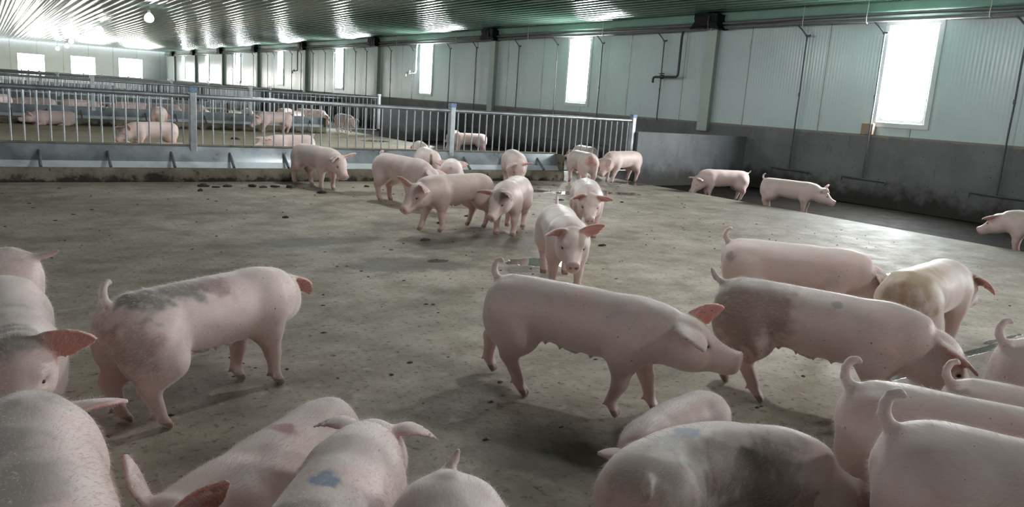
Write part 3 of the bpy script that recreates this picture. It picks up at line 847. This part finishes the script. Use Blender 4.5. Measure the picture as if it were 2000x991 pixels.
def pig(label, x, y, hx, hy, s=1.0, z=0.0, hyaw=0.0, hpitch=18, npitch=8, nyaw=None, roll=0, ears=('fwd', 'fwd'), tail='hook', tilt=0, legs=None, bend=0.0, lie=False,
        marks=(), tone=1.0, girth=1.0, group='pigs in the near pen', tint=None, eyes=True, legdirt=.3, smudge=.33, earsize=1.0, name='pig', nlen=.15):
    """heading (hx, hy); legs: fl, fr, hl, hr -> (shift, lift); marks: (x, y, z, radius, colour, strength)"""
    dist = math.hypot(x, y)
    h = min(.021, .0058+.00105*dist)/max(.6, s)
    legs = legs or {}
    dz = -.232 if lie else 0.0
    f = Field((-.80, -.40, -.03), (1.05, .40, .98), h)
    T = [(u, zc+dz+(0 if lie else .011), a*(1 if lie else .945), b*girth*.965) for u, zc, a, b in TORSO]
    f.swept(T, .05)
    # hams and shoulders
    for sd in (1, -1):
        f.ell((-.395, sd*.080*girth, .405+dz), (.162, .086, .180 if not lie else .14), .05)
        f.ell((.25, sd*.096*girth, .40+dz), (.105, .062, .145), .035)
        if not lie: f.ell((-.17, sd*.205*girth, .35), (.09, .045, .08), .06, sub=True)
    # legs
    feet = []
    for key, sd in (('l', 1), ('r', -1)):
        dx, lift = legs.get('f'+key, (0, 0))[:2]
        yo = sd*.098*girth
        if not lie:
            Fz = lift
            foot = np.array((.262+dx, yo*.98, .028+Fz)); fet = np.array((.247+dx*.93-lift*.3, yo, .085+Fz)); kn = np.array((.256+.52*dx+lift*.55, yo*1.02, .185+lift*.45)); el = np.array((.245+.12*dx, yo, .315))
            f.cone((.255, sd*.088*girth, .40), el, .082, .066, .045)
            f.cone(el, kn, .067, .041, .035); f.cone(kn, fet, .038, .030, .02)
        else:
            foot = np.array((.42, sd*.135, .028)); fet = np.array((.37, sd*.14, .035)); kn = np.array((.20, sd*.15, .05)); el = np.array((.24, sd*.12, .13))
            f.cone(el, kn, .062, .045, .04); f.cone(kn, fet, .04, .03, .02)
        feet.append((foot, fet))
        dx, lift = legs.get('h'+key, (0, 0))[:2]
        yo = sd*.100*girth
        if not lie:
            foot2 = np.array((-.385+dx, yo*.95, .028+lift)); fet2 = np.array((-.408+dx*.96-lift*.3, yo*.97, .088+lift)); hk = np.array((-.448+.70*dx-lift*.35, yo*1.0, .215+lift*.5)); stf = np.array((-.335+.25*dx+lift*.3, yo*1.02, .315))
            f.cone((-.39, sd*.083*girth, .42), stf, .110, .080, .05)
            f.cone(stf+np.array((-.02, 0, 0)), hk, .082, .048, .05); f.cone(hk, fet2, .042, .031, .02)
        else:
            f.ell((-.34, sd*.135, .14), (.15, .075, .12), .05)
            foot2 = np.array((-.10, sd*.20, .028)); fet2 = np.array((-.16, sd*.20, .035)); hk = np.array((-.34, sd*.20, .05))
            f.cone(hk, fet2, .045, .03, .03)
        feet.append((foot2, fet2))
    for foot, fet in feet:
        fw = np.array((1.0, 0, 0))
        for t in (1, -1):
            a = fet+np.array((0.0, t*.010, -.012)); b = foot+np.array((.020, t*.0165, -.012))
            f.cone(a, b, .024, .0175, .010)
            f.cone(fet+np.array((-.012, t*.012, -.002)), fet+np.array((-.034, t*.019, -.024)), .011, .008, .008)
    # teats and sheath
    if not lie and dist < 9:
        for q in range(6):
            xx = -.20+.085*q
            zb = np.interp(xx, [-.25, -.08, .08, .22], [.307, .288, .276, .285])
            for sd in (1, -1): f.cone((xx, sd*.052, zb+.012), (xx, sd*.055, zb-.008), .012, .008, .012)
        f.cone((-.10, 0, .29), (-.045, 0, .268), .022, .014, .03)
    # neck and head
    hy_, hp_ = math.radians(hyaw), math.radians(hpitch)
    ny_ = math.radians(hyaw*.5 if nyaw is None else nyaw); np_ = math.radians(npitch)
    dirv = lambda a, b: np.array((math.cos(b)*math.cos(a), math.cos(b)*math.sin(a), -math.sin(b)))
    N0 = np.array((.36, 0, .462+dz)); N1 = N0+nlen*dirv(ny_, np_)
    fw = dirv(hy_, hp_); lf = np.array((-math.sin(hy_), math.cos(hy_), 0)); up = np.cross(fw, lf)
    rl = math.radians(roll); lf, up = math.cos(rl)*lf+math.sin(rl)*up, math.cos(rl)*up-math.sin(rl)*lf
    Rh = np.stack([fw, lf, up], 1); H = lambda a, b, c: N1+Rh@np.array((a, b, c))
    f.cone((.27, 0, .447+dz), N1-.01*fw-.015*up, .138, .112, .09)
    HS = [(-.10, -.01, .06, .06), (-.06, -.010, .100, .092), (0, -.008, .115, .105), (.05, -.012, .112, .102), (.10, -.020, .096, .088), (.15, -.033, .077, .072), (.20, -.038, .063, .060), (.245, -.036, .056, .054), (.265, -.034, .053, .052), (.278, -.033, .034, .036)]
    f.swept(HS, .05, N1, Rh)
    f.ell(H(.02, 0, -.090), (.11, .088, .055), .05, Rh)            # jowl
    for sd in (1, -1):
        f.ell(H(.082, sd*.062, .042), (.034, .024, .020), .03, Rh)  # brow
        f.ell(H(.045, sd*.082, -.040), (.07, .036, .060), .05, Rh)  # cheek
        f.ell(H(.112, sd*.093, .020), (.020, .014, .012), .020, Rh, sub=True)
        f.cone(H(.13, sd*.055, .012), H(.20, sd*.036, -.004), .010, .008, .03)
    f.ell(H(.266, 0, -.030), (.013, .058, .056), .009, Rh)          # snout disc
    if h < .014:
        for sd in (1, -1): f.ell(H(.284, sd*.021, -.030), (.016, .0095, .012), .006, Rh, sub=True)
        for sd in (1, -1): f.cone(H(.245, sd*.047, -.066), H(.12, sd*.072, -.086), .0045, .003, .012, sub=True)
    f.ell(H(.195, 0, -.085), (.060, .038, .024), .025, Rh)          # lower jaw
    # ears
    ear_fr = []
    for sd, kind in ((1, ears[0]), (-1, ears[1])):
        if kind is None: continue
        dv, fv, droop = EAR[kind] if isinstance(kind, str) else kind
        e1 = np.array((dv[0], sd*dv[1], dv[2])); e1 /= np.linalg.norm(e1)
        fv = np.array((fv[0], sd*fv[1], fv[2])); e3 = fv-(fv@e1)*e1; e3 /= np.linalg.norm(e3); e2 = np.cross(e3, e1)
        E = Rh@np.stack([e1, e2, e3], 1)
        B = H(-.02, sd*.066, .070)
        L = .200*earsize; th = max(.0055, .62*h)
        tb = np.array([-.25, 0, .15, .35, .55, .75, .9, 1.0]); bb = np.array([.040, .050, .064, .072, .066, .046, .025, .005])*earsize
        def loc(X, Y, Z, B=B, E=E, L=L, droop=droop):
            q = [X-B[0], Y-B[1], Z-B[2]]
            l = [E[0, i]*q[0]+E[1, i]*q[1]+E[2, i]*q[2] for i in range(3)]
            t = l[0]/L; tc = np.clip(t, 0, 1.2)
            c = droop*L*np.clip(tc-.15, 0, 2)**2*.70+ 4.0*l[1]**2*np.clip(1.15-tc, .2, 1) - .010
            return t, l[1], l[2]-c
        def fn(X, Y, Z, loc=loc, L=L, th=th):
            t, v, wv = loc(X, Y, Z)
            b = np.interp(t, tb, bb).astype(np.float32)
            dw = np.abs(wv)-th; dv_ = (np.abs(v)-b); dt = np.maximum((t-1)*L, (-.25-t)*L)
            m = np.maximum(np.maximum(dw, dv_), dt)
            return np.where(m > 0, np.sqrt(np.maximum(dw, 0)**2+np.maximum(dv_, 0)**2+np.maximum(dt, 0)**2), m)-.002
        f.add(fn, B-L*1.25, B+L*1.25, .014)
        ear_fr.append(loc)
    # tail
    tp = [np.array(p_) for p_ in TAIL[tail]]
    tp = [tp[0]+(p_-tp[0])*np.array((.80, .80, .74))+np.array((.035, 0, .020)) for p_ in tp]
    if lie: tp = [p_+np.array((0, 0, dz)) for p_ in tp]
    rs = np.linspace(.021, .0100, len(tp)); rs = np.maximum(rs, .6*h)
    f.cone(tp[0]+np.array((.05, 0, .0)), tp[0], .045, .024, .03)
    f.chain(tp, list(rs), .012)
    P, Q = surface_nets(f.F, f.lo, h)
    P = P+((fbm(P+x*2.3-y*1.1, 6.0)-.5)*.016)[:, None]*np.array((.2, 1.0, .45))*np.sign(np.stack([P[:, 0], P[:, 1], P[:, 2]-.4-dz], 1))*np.clip(np.abs(P[:, [1]])/.05, 0, 1)*np.clip((P[:, [2]]-.25-dz)/.1, 0, 1)*np.clip((.40-P[:, [0]])/.1, 0, 1)
    P = relax(P, Q, 2 if h < .012 else 1, .45)
    # drop stray islands smaller than the body: keep only the largest connected set
    lab = np.arange(len(P))
    e = np.concatenate([Q[:, [0, 1]], Q[:, [1, 2]], Q[:, [2, 3]], Q[:, [3, 0]]])
    for _ in range(400):
        m = np.minimum(lab[e[:, 0]], lab[e[:, 1]]); new = lab.copy()
        np.minimum.at(new, e[:, 0], m); np.minimum.at(new, e[:, 1], m); new = new[new]
        if (new == lab).all(): break
        lab = new
    big = np.bincount(lab).argmax(); keep = lab == big
    if not keep.all():
        mp = np.cumsum(keep)-1; Q = mp[Q[keep[Q].all(1)]]; P = P[keep]
    # colours
    col = np.tile(SKIN*tone, (len(P), 1))
    if tint is not None: col = col*np.array(tint)
    n1 = fbm(P+x*3.1+y*1.7, 9.0); n2 = fbm(P+x, 24.0)
    def mixc(wt, c):
        nonlocal col
        wt = np.clip(wt, 0, 1)[:, None]; col = col*(1-wt)+np.array(c)*wt
    mixc(.55*np.clip((n1-.5)*3, 0, 1), PINK*1.15)
    n0 = fbm(P*np.array((1, 1.3, 1.3))+x*5.3-y*2.1, 4.6)
    mixc(smudge*np.clip((n0-.52)*6, 0, 1)*np.clip((n2-.25)*2.5, .3, 1), (.44, .35, .29))
    belly = np.clip((.33+dz-P[:, 2])/.10, 0, 1)*np.clip((.34-P[:, 0])/.1, 0, 1)
    mixc(.65*belly, PINK)
    if not lie:
        low = np.clip((.20-P[:, 2])/.18, 0, 1); mixc(legdirt*low*np.clip(n1*2-.2, 0, 1), (.30, .20, .16))
    hd = (P-N1)@Rh
    hm = np.clip((hd[:, 0]-.238)/.02, 0, 1)*(np.linalg.norm(hd-np.array((.265, 0, -.03)), axis=1) < .075)
    mixc(.75*hm, PINK*1.0)
    mixc(.35*(np.linalg.norm(hd-np.array((.16, 0, -.03)), axis=1) < .14)*np.clip(n1*2-.4, 0, 1), PINK)
    nost = np.minimum(np.linalg.norm(hd-np.array((.276, .021, -.030)), axis=1), np.linalg.norm(hd-np.array((.276, -.021, -.030)), axis=1))
    mixc(np.clip((.014-nost)/.006, 0, 1)*.9, (.06, .025, .02))
    for sd in (1, -1):
        ed = np.linalg.norm((hd-np.array((.109, sd*.083, .022)))/np.array((1.5, 1, .8)), axis=1)
        mixc(np.clip((.021-ed)/.010, 0, 1)*.75, (.27, .15, .12))
    for loc in ear_fr:
        t, v, wv = loc(P[:, 0], P[:, 1], P[:, 2]); b = np.interp(t, tb, bb)
        m = (t > .0) & (t < 1.08) & (np.abs(v) < b+.012) & (np.abs(wv) < .028)
        mixc(m*.45*np.clip(t*3, 0, 1), PINK); mixc((m & (wv > .001))*.80*np.clip(t*4-.1, 0, 1), RED*1.1)  # inner ear: pink skin, with the backlit red glow put into the colour
    for foot, fet in feet:
        dd = np.linalg.norm(P-foot-np.array((.0, 0, -.005)), axis=1)
        mixc(((P[:, 2] < foot[2]+.014) & (dd < .07))*.85, HOOF)
        dw = np.linalg.norm(P-fet-np.array((-.034, 0, -.022)), axis=1); mixc((dw < .022)*.6, HOOF)
    mixc(np.clip(1-np.linalg.norm(P-tp[-1], axis=1)/.03, 0, 1)*.5, (.25, .12, .09))
    for mk in marks:
        mx, my, mz, r, c, st = mk[:6]; sc = np.array(mk[6]) if len(mk) > 6 else np.ones(3)
        d = np.linalg.norm((P-np.array((mx, my, mz+dz)))/sc, axis=1)/r
        mixc(st*np.clip((1.0-d+(n1-.5)*1.1+(n2-.5)*1.0)*2.6, 0, 1), c)
    eyes_l = [H(.108, .0760, .0215), H(.108, -.0760, .0215)]
    # sideways bend of the whole body
    def warp(A):
        A = np.array(A, float).reshape(-1, 3)
        if abs(bend) < 1e-6: return A
        th_ = bend*A[:, 0]; R0 = 1/bend
        return np.stack([np.sin(th_)*(R0-A[:, 1]), R0-np.cos(th_)*(R0-A[:, 1]), A[:, 2]], 1)
    P = warp(P)
    if lie: P[:, 2] = np.maximum(P[:, 2], .002)
    me = bpy.data.meshes.new(name)
    me.vertices.add(len(P)); me.vertices.foreach_set('co', P.astype(np.float32).ravel())
    me.loops.add(len(Q)*4); me.loops.foreach_set('vertex_index', Q.astype(np.int32).ravel())
    me.polygons.add(len(Q)); me.polygons.foreach_set('loop_start', np.arange(0, len(Q)*4, 4, dtype=np.int32))
    me.polygons.foreach_set('use_smooth', np.ones(len(Q), bool))
    me.update(calc_edges=True); me.validate()
    ca = me.color_attributes.new('skin', 'FLOAT_COLOR', 'POINT')
    ca.data.foreach_set('color', np.concatenate([col, np.ones((len(col), 1))], 1).astype(np.float32).ravel())
    me.materials.append(M_SKIN)
    o = link(name, me); o.location = (x, y, z - .0*s); o.rotation_euler = (0, math.radians(tilt), math.atan2(hy, hx)); o.scale = (s, s, s)
    tag(o, label, 'pig', group)
    if dist < 5.2 and x > -1: hair(o, P, Q, h, hd, keepears=ear_fr)
    if eyes and dist < 14:
        for ex in eyes_l:
            eo = link('eye', ME_EYE, None, o); eo.location = warp(ex)[0]; eo.scale = (.0125, .0105, .0085)
    return o

GREY = (.17, .15, .13); BLUE = (.10, .15, .27); MUD = (.20, .14, .09); MAROON = (.36, .10, .12); DARK = (.045, .036, .03); ORANGE = (.50, .24, .10)
PEN1 = 'pigs in the near pen'; PEN2 = 'pigs in the pen behind the first fence'; PEN3 = 'pigs in the pen behind the second fence'
#PIGS
pig('clean pink pig walking to the right across the middle of the open floor', 2.37, 2.74, .49, -.87, .95, hyaw=6, hpitch=9, npitch=5, ears=(((.72, .42, .50), (.35, -.7, -.35), .1), ((.62, .72, -.05), (.25, .30, -.9), .35)), tail='hook',
    legs=dict(hl=(-.20, .02), hr=(.09, 0), fl=(.10, .005), fr=(-.05, .01)))
pig('pink pig with a dark dirty rump walking right behind the clean pig', 3.44, 2.15, .42, -.90, 1.0, hyaw=5, hpitch=38, npitch=26, ears=('droop', 'fwd'), tail='wave',
    legs=dict(hl=(-.12, 0), hr=(.12, 0), fl=(.06, 0), fr=(.02, 0)), marks=[(-.40, -.10, .50, .31, (.23, .16, .13), .7, (1, 1, 1)), (.05, -.1, .58, .03, GREY, .6), (.72, 0, .35, .2, (.22, .15, .12), .55)])
pig('big pig with grey dirt on rump and back standing broadside on the left', .80, 3.50, .88, .47, .95, hyaw=58, nyaw=30, hpitch=28, npitch=12, ears=('fwd', 'droop'), tail='hook',
    legs=dict(hl=(-.03, 0), hr=(.03, 0), fl=(-.02, 0), fr=(.06, 0)), marks=[(-.42, -.03, .60, .16, GREY, .85), (-.25, -.04, .62, .15, GREY, .8), (-.08, -.05, .64, .10, (.26, .15, .14), .7), (-.5, -.1, .42, .12, (.25, .15, .12), .5)])
pig('pig walking straight at the viewer with one big red ear raised', 3.82, 4.80, -.50, -.87, .98, hyaw=-4, hpitch=28, npitch=2, ears=('up', 'fold'), tail='up', legs=dict(fl=(.04, 0), fr=(-.02, 0)),
    marks=[(.05, .0, .63, .05, (.38, .18, .15), .5), (.50, 0, .60, .09, (.33, .26, .19), .5)])
pig('pig facing the viewer just behind the one with the raised red ear', 5.65, 6.72, -.60, -.80, .98, hyaw=2, hpitch=30, npitch=14, ears=('side', 'fold'), tail='up', marks=[(.6, 0, .5, .12, (.35, .24, .2), .4)])
pig('dirty-faced pig standing in the middle looking left with folded ears', 4.80, 7.02, -.70, -.71, .98, hyaw=-18, hpitch=38, npitch=10, ears=('fold', 'side'), tail='none', marks=[(.62, .0, .52, .13, (.15, .12, .09), .7), (.1, .05, .62, .05, GREY, .6)])
pig('pig standing in profile facing left in the central group with ears pricked', 4.22, 7.32, -.97, -.22, 1.0, hyaw=8, hpitch=28, npitch=16, ears=('fold', 'up'), tail='none', legs=dict(fl=(-.03, 0), fr=(.10, 0), hl=(-.05, 0), hr=(.03, 0)), tint=(.93, .90, .88))
pig('pale pig with curled tail left of the profile pig, head hidden behind it', 4.50, 9.10, .15, -.98, 1.05, hyaw=20, hpitch=45, npitch=20, ears=('fwd', 'fwd'), tail='curl', legs=dict(hl=(-.05, 0), fl=(.05, 0)))
pig('pig standing alone by the feed trough, head turned to the viewer', 3.99, 10.92, .22, -.97, 1.0, hyaw=4, hpitch=42, npitch=12, ears=('up', 'fold'), tail='none', legs=dict(hl=(.08, 0), hr=(-.08, 0)), marks=[(.60, -.12, .5, .1, (.22, .16, .13), .6)])
pig('pig seen from behind in the central group, mostly hidden by the profile pig', 5.35, 9.35, .50, .86, .95, tail='stub', ears=('side', 'side'), eyes=False)
pig('pig with a dark dung-stained tail eating at the trough, seen from behind', 5.85, 11.05, .35, .93, 1.0, hpitch=60, npitch=40, tail='down', ears=('fwd', 'fwd'), eyes=False, marks=[(-.56, 0, .50, .045, DARK, .9, (1, .6, 2.6))])
pig('pale pig beside the trough end facing the viewer with head lowered', 7.45, 10.85, -.45, -.89, 1.0, hpitch=60, npitch=30, ears=('up', 'fold'), tail='none')
pig('pig with a red sore rump seen from behind at the end of the fence', 9.15, 11.15, .30, .95, 1.0, hyaw=-45, hpitch=35, npitch=20, tail='stub', ears=('side', 'side'), marks=[(-.56, 0, .45, .12, (.42, .16, .14), .8), (-.56, 0, .40, .05, (.6, .45, .4), .7)])
pig('pig sniffing to the left in the corner by the concrete partition', 10.40, 11.42, -.97, -.18, 1.0, hyaw=5, hpitch=50, npitch=35, ears=('fwd', 'fwd'), tail='none', legs=dict(fl=(.12, 0), fr=(.02, 0)))
pig('pig in the wet channel with lowered head facing left, tail up', 11.45, 9.75, -.90, .44, .95, z=CH, hyaw=10, hpitch=50, npitch=42, ears=('side', 'side'), tail='wave', tint=(.95, .9, .92))
pig('pig in the wet channel facing right with ears pricked', 11.35, 8.1, .35, -.93, .95, z=CH, hyaw=8, hpitch=24, npitch=14, ears=('up', 'fold'), tail='hook')
pig('pig in the wet channel cut off by the right edge of the photo', 11.45, 4.30, -.25, .97, 1.0, z=CH, hyaw=-5, hpitch=28, npitch=16, ears=('fwd', 'fwd'), tail='none', marks=[(-.28, .12, .56, .07, (.45, .25, .2), .6)])
pig('pig walking to the right with lowered brown-smeared head, behind the pig with the dirty rump', 4.68, 3.18, .68, -.73, .97, hyaw=-8, hpitch=44, npitch=30, ears=('droop', 'droop'), tail='hook', marks=[(.58, -.05, .42, .13, (.20, .14, .11), .6), (.70, 0, .3, .08, (.35, .22, .12), .5), (-.50, -.12, .5, .05, GREY, .5)])
pig('yellow-stained pig seen from behind at the right, looking right', 4.92, 2.40, .93, .18, 1.0, hyaw=-12, hpitch=25, npitch=12, ears=('droop', 'droop'), tail='stub', marks=[(-.40, 0, .60, .26, (.44, .31, .17), .75), (-.30, 0, .64, .1, (.48, .26, .10), .6), (-.54, -.05, .4, .1, (.35, .25, .2), .5), (.60, -.1, .52, .12, (.14, .10, .085), .6)])
# foreground
pig('pig at the left edge turned away with a stubby dark-tipped tail, above the facing pig', -.37, 4.30, -.97, .22, 1.0, tail='back', eyes=False, ears=('side', 'side'), marks=[(-.66, 0, .58, .05, (.35, .12, .06), .8)])
pig('pig at the left edge facing the viewer with one large ear held out', .03, 3.44, .03, -1.0, .93, hyaw=-4, hpitch=36, npitch=-14, ears=(((.1, .93, .22), (.95, .1, .15), .2), ((.1, .93, .22), (.95, .1, .15), .2)), tail='none', marks=[(.70, 0, .36, .12, (.62, .36, .34), .7), (.50, 0, .6, .11, (.24, .22, .19), .7), (.2, .0, .62, .10, GREY, .35)])
pig('pale pig in the lower left corner seen along its back from behind', .045, 1.93, .0, 1.0, 1.0, hpitch=40, npitch=22, ears=('flat', 'flat'), tail='none', eyes=False, marks=[(.32, .0, .60, .13, GREY, .55), (.05, .06, .62, .10, GREY, .40), (-.2, .07, .62, .14, GREY, .35)])
pig('pig with a red blotch on its back lying down in the foreground', .69, 2.33, -.80, -.60, .85, lie=True, hpitch=22, npitch=-16, hyaw=0, ears=('back', 'back'), tail='stub', marks=[(-.10, 0, .62, .055, MAROON, .95, (.8, 1.4, 1))])
pig('pig with a blue spray mark on its back seen from behind in the foreground', .655, 1.675, .62, .78, .84, hpitch=30, npitch=8, hyaw=0, ears=(((-.10, .72, .30), (.5, .3, -.8), 1.2), ((-.10, .72, .30), (.5, .3, -.8), 1.2)), earsize=.74, tail='none', eyes=False, marks=[(-.05, .0, .61, .055, BLUE, .95), (-.24, .0, .61, .09, MUD, .7, (1, 1.6, 1))])
pig('pig with an upright tail at the bottom edge, rump towards the open floor', .75, 1.13, -.36, -.93, .88, tail='lean', hpitch=20, npitch=5, ears=('side', 'side'), eyes=False, marks=[(-.3, .02, .62, .12, GREY, .25)])
pig('dirty hairy pig with a blue mark on its spine filling the bottom centre-right', 1.835, 1.465, .98, -.26, .80, bend=-2.0, tail='docked', hpitch=50, npitch=35, hyaw=-20, ears=('droop', 'droop'), eyes=False, girth=1.1, tone=.88,
    marks=[(-.42, -.02, .56, .22, (.40, .34, .30), .5), (-.50, -.02, .40, .16, (.34, .25, .22), .5), (-.15, 0, .63, .06, BLUE, .85, (1.2, 1, 1)), (-.30, -.10, .60, .16, (.24, .21, .18), .6), (-.05, -.16, .50, .18, (.25, .19, .165), .65), (.20, -.15, .50, .2, (.22, .16, .135), .65), (-.35, -.14, .40, .2, (.26, .19, .165), .55), (-.56, .0, .46, .07, (.60, .34, .32), .8), (-.57, 0, .40, .05, (.42, .17, .17), .6), (.1, -.12, .35, .25, (.17, .12, .105), .6)])
pig('pale pig behind the dirty hairy one with one red ear sticking out left', 2.04, 1.85, -.95, -.28, .61, tail='none', hpitch=30, npitch=15, hyaw=30, ears=('side', 'flat'), eyes=False, bend=.6)
pig('pink pig with hooked tail facing right, middle one of the right foreground row', 2.70, .97, .52, -.85, .95, tail='hook', hpitch=30, npitch=15, ears=('side', 'side'), eyes=False)
pig('pink pig with hooked dark-tipped tail nearest the viewer at the lower right', 2.385, .600, .52, -.85, 1.03, tail='hook', hpitch=30, npitch=15, ears=('side', 'side'), eyes=False, marks=[(.05, .02, .63, .035, (.45, .12, .18), .8, (2.2, 1, 1)), (-.552, .017, .70, .025, DARK, .9)])
pig('pig with hooked tail seen just above the right foreground row', 3.25, .95, .52, -.85, .85, tail='hook', hpitch=30, npitch=15, ears=('side', 'side'), eyes=False)
pig('pig at the right edge with only rump and hooked tail in view', 3.84, .96, .55, -.83, .98, tail='hook', ears=('side', 'side'), eyes=False)
# behind the first fence
kw = dict(group=PEN2)
pig('pig lying against the trough of the second fence at the far left, facing left', 1.45, 24.0, -1, -.05, 1.0, lie=True, hpitch=10, npitch=5, ears=('side', 'side'), tail='none', **kw)
pig('pig with brown legs standing behind the bars left of the blue-capped post', 2.62, 16.4, -.95, -.30, .95, hpitch=30, npitch=20, hyaw=10, ears=('up', 'side'), tail='none', marks=[(-.4, .0, .25, .14, ORANGE, .8), (.62, 0, .5, .1, DARK, .7)], **kw)
pig('white pig seen from behind at the second trough, above the brown-legged pig', 3.95, 23.3, .3, .95, 1.05, hpitch=60, npitch=40, tail='stub', **kw)
pig('pig standing side-on before the second trough facing left', 7.2, 23.6, -.98, -.15, 1.05, hpitch=42, npitch=25, ears=('side', 'side'), tail='none', legs=dict(fl=(.12, 0), hr=(.05, 0)), **kw)
pig('pig lying stretched out right behind the first trough, facing left', 5.35, 16.4, -.95, -.3, 1.1, lie=True, hpitch=10, npitch=0, ears=('fwd', 'fwd'), tail='curl', **kw)
pig('pig lying behind the first trough at the far left, only an ear tip in view', 1.08, 13.5, -.93, -.2, .95, lie=True, hpitch=10, npitch=-10, ears=('up', 'up'), tail='none', **kw)
pig('pig lying behind the first trough left of the post, only an ear tip in view', 2.4, 14.05, -.9, -.32, .95, lie=True, hpitch=10, npitch=-10, ears=('up', 'up'), tail='none', **kw)
pig('pale pig just behind the first fence left of the middle post, back only', 7.25, 14.0, .4, .9, .85, hpitch=40, npitch=25, tail='none', **kw)
pig('pig standing in the far channel behind the middle post, rump to the left', 11.6, 20.2, .6, .8, 1.0, z=CH, hpitch=45, npitch=25, tail='down', **kw)
pig('pig in the far channel right of the middle post with lowered head', 11.35, 19.0, -.85, .3, 1.0, z=CH, hpitch=55, npitch=40, tail='none', **kw)
pig('white pig behind the end of the first fence, between the two corner pigs', 10.9, 13.2, .3, .95, .95, hpitch=45, npitch=30, tail='none', **kw)
# behind the second fence
kw = dict(group=PEN3)
pig('white pig facing away behind the second fence, above the tail of the trough', 7.35, 27.0, .2, .98, 1.0, tail='none', **kw)
pig('pale pig rump behind the second fence, above the side-on pig', 9.0, 28.0, .6, .8, 1.05, tail='none', **kw)
pig('white pig with dark ears lying behind the second trough', 8.85, 26.6, -.7, -.7, .95, hpitch=30, npitch=5, ears=('side', 'side'), tail='none', marks=[(.52, 0, .55, .06, DARK, .7)], **kw)
pig('pale pig with lowered head behind the right part of the second fence', 10.2, 28.6, .9, -.4, 1.05, hpitch=55, npitch=45, tail='none', **kw)
pig('dark-eared pig facing the viewer at the right end of the second trough', 10.3, 25.6, .1, -1, 1.0, hpitch=45, npitch=20, ears=('fold', 'fold'), tail='none', marks=[(.5, 0, .55, .1, DARK, .7)], **kw)
spots = [(.35, 28.6, -.4, -.9, 0, 'white pig standing behind the second fence at the left edge'), (1.45, 32.6, -.95, .2, 1, 'leftmost of the pigs lying in a row behind the second trough'),
         (2.9, 32.8, .95, .2, 1, 'pig lying second from the left behind the second trough'), (4.55, 32.7, -.95, .1, 1, 'pig lying third from the left behind the second trough'),
         (5.9, 33.0, -.9, .2, 1, 'pig lying left of the second fence post in the row behind the trough'), (4.75, 27.0, .8, -.5, 0, 'pale pig stooping beside the second fence post'), (5.75, 28.0, .8, -.5, 0, 'white pig stooping right of the second fence post')]
for x, y, a, b, l, lab in spots:
    pig(lab, x, y, a, b, 1.15 if l else 1.0, lie=bool(l), hpitch=20 if l else 55, npitch=0 if l else 40, tail='none', **kw)
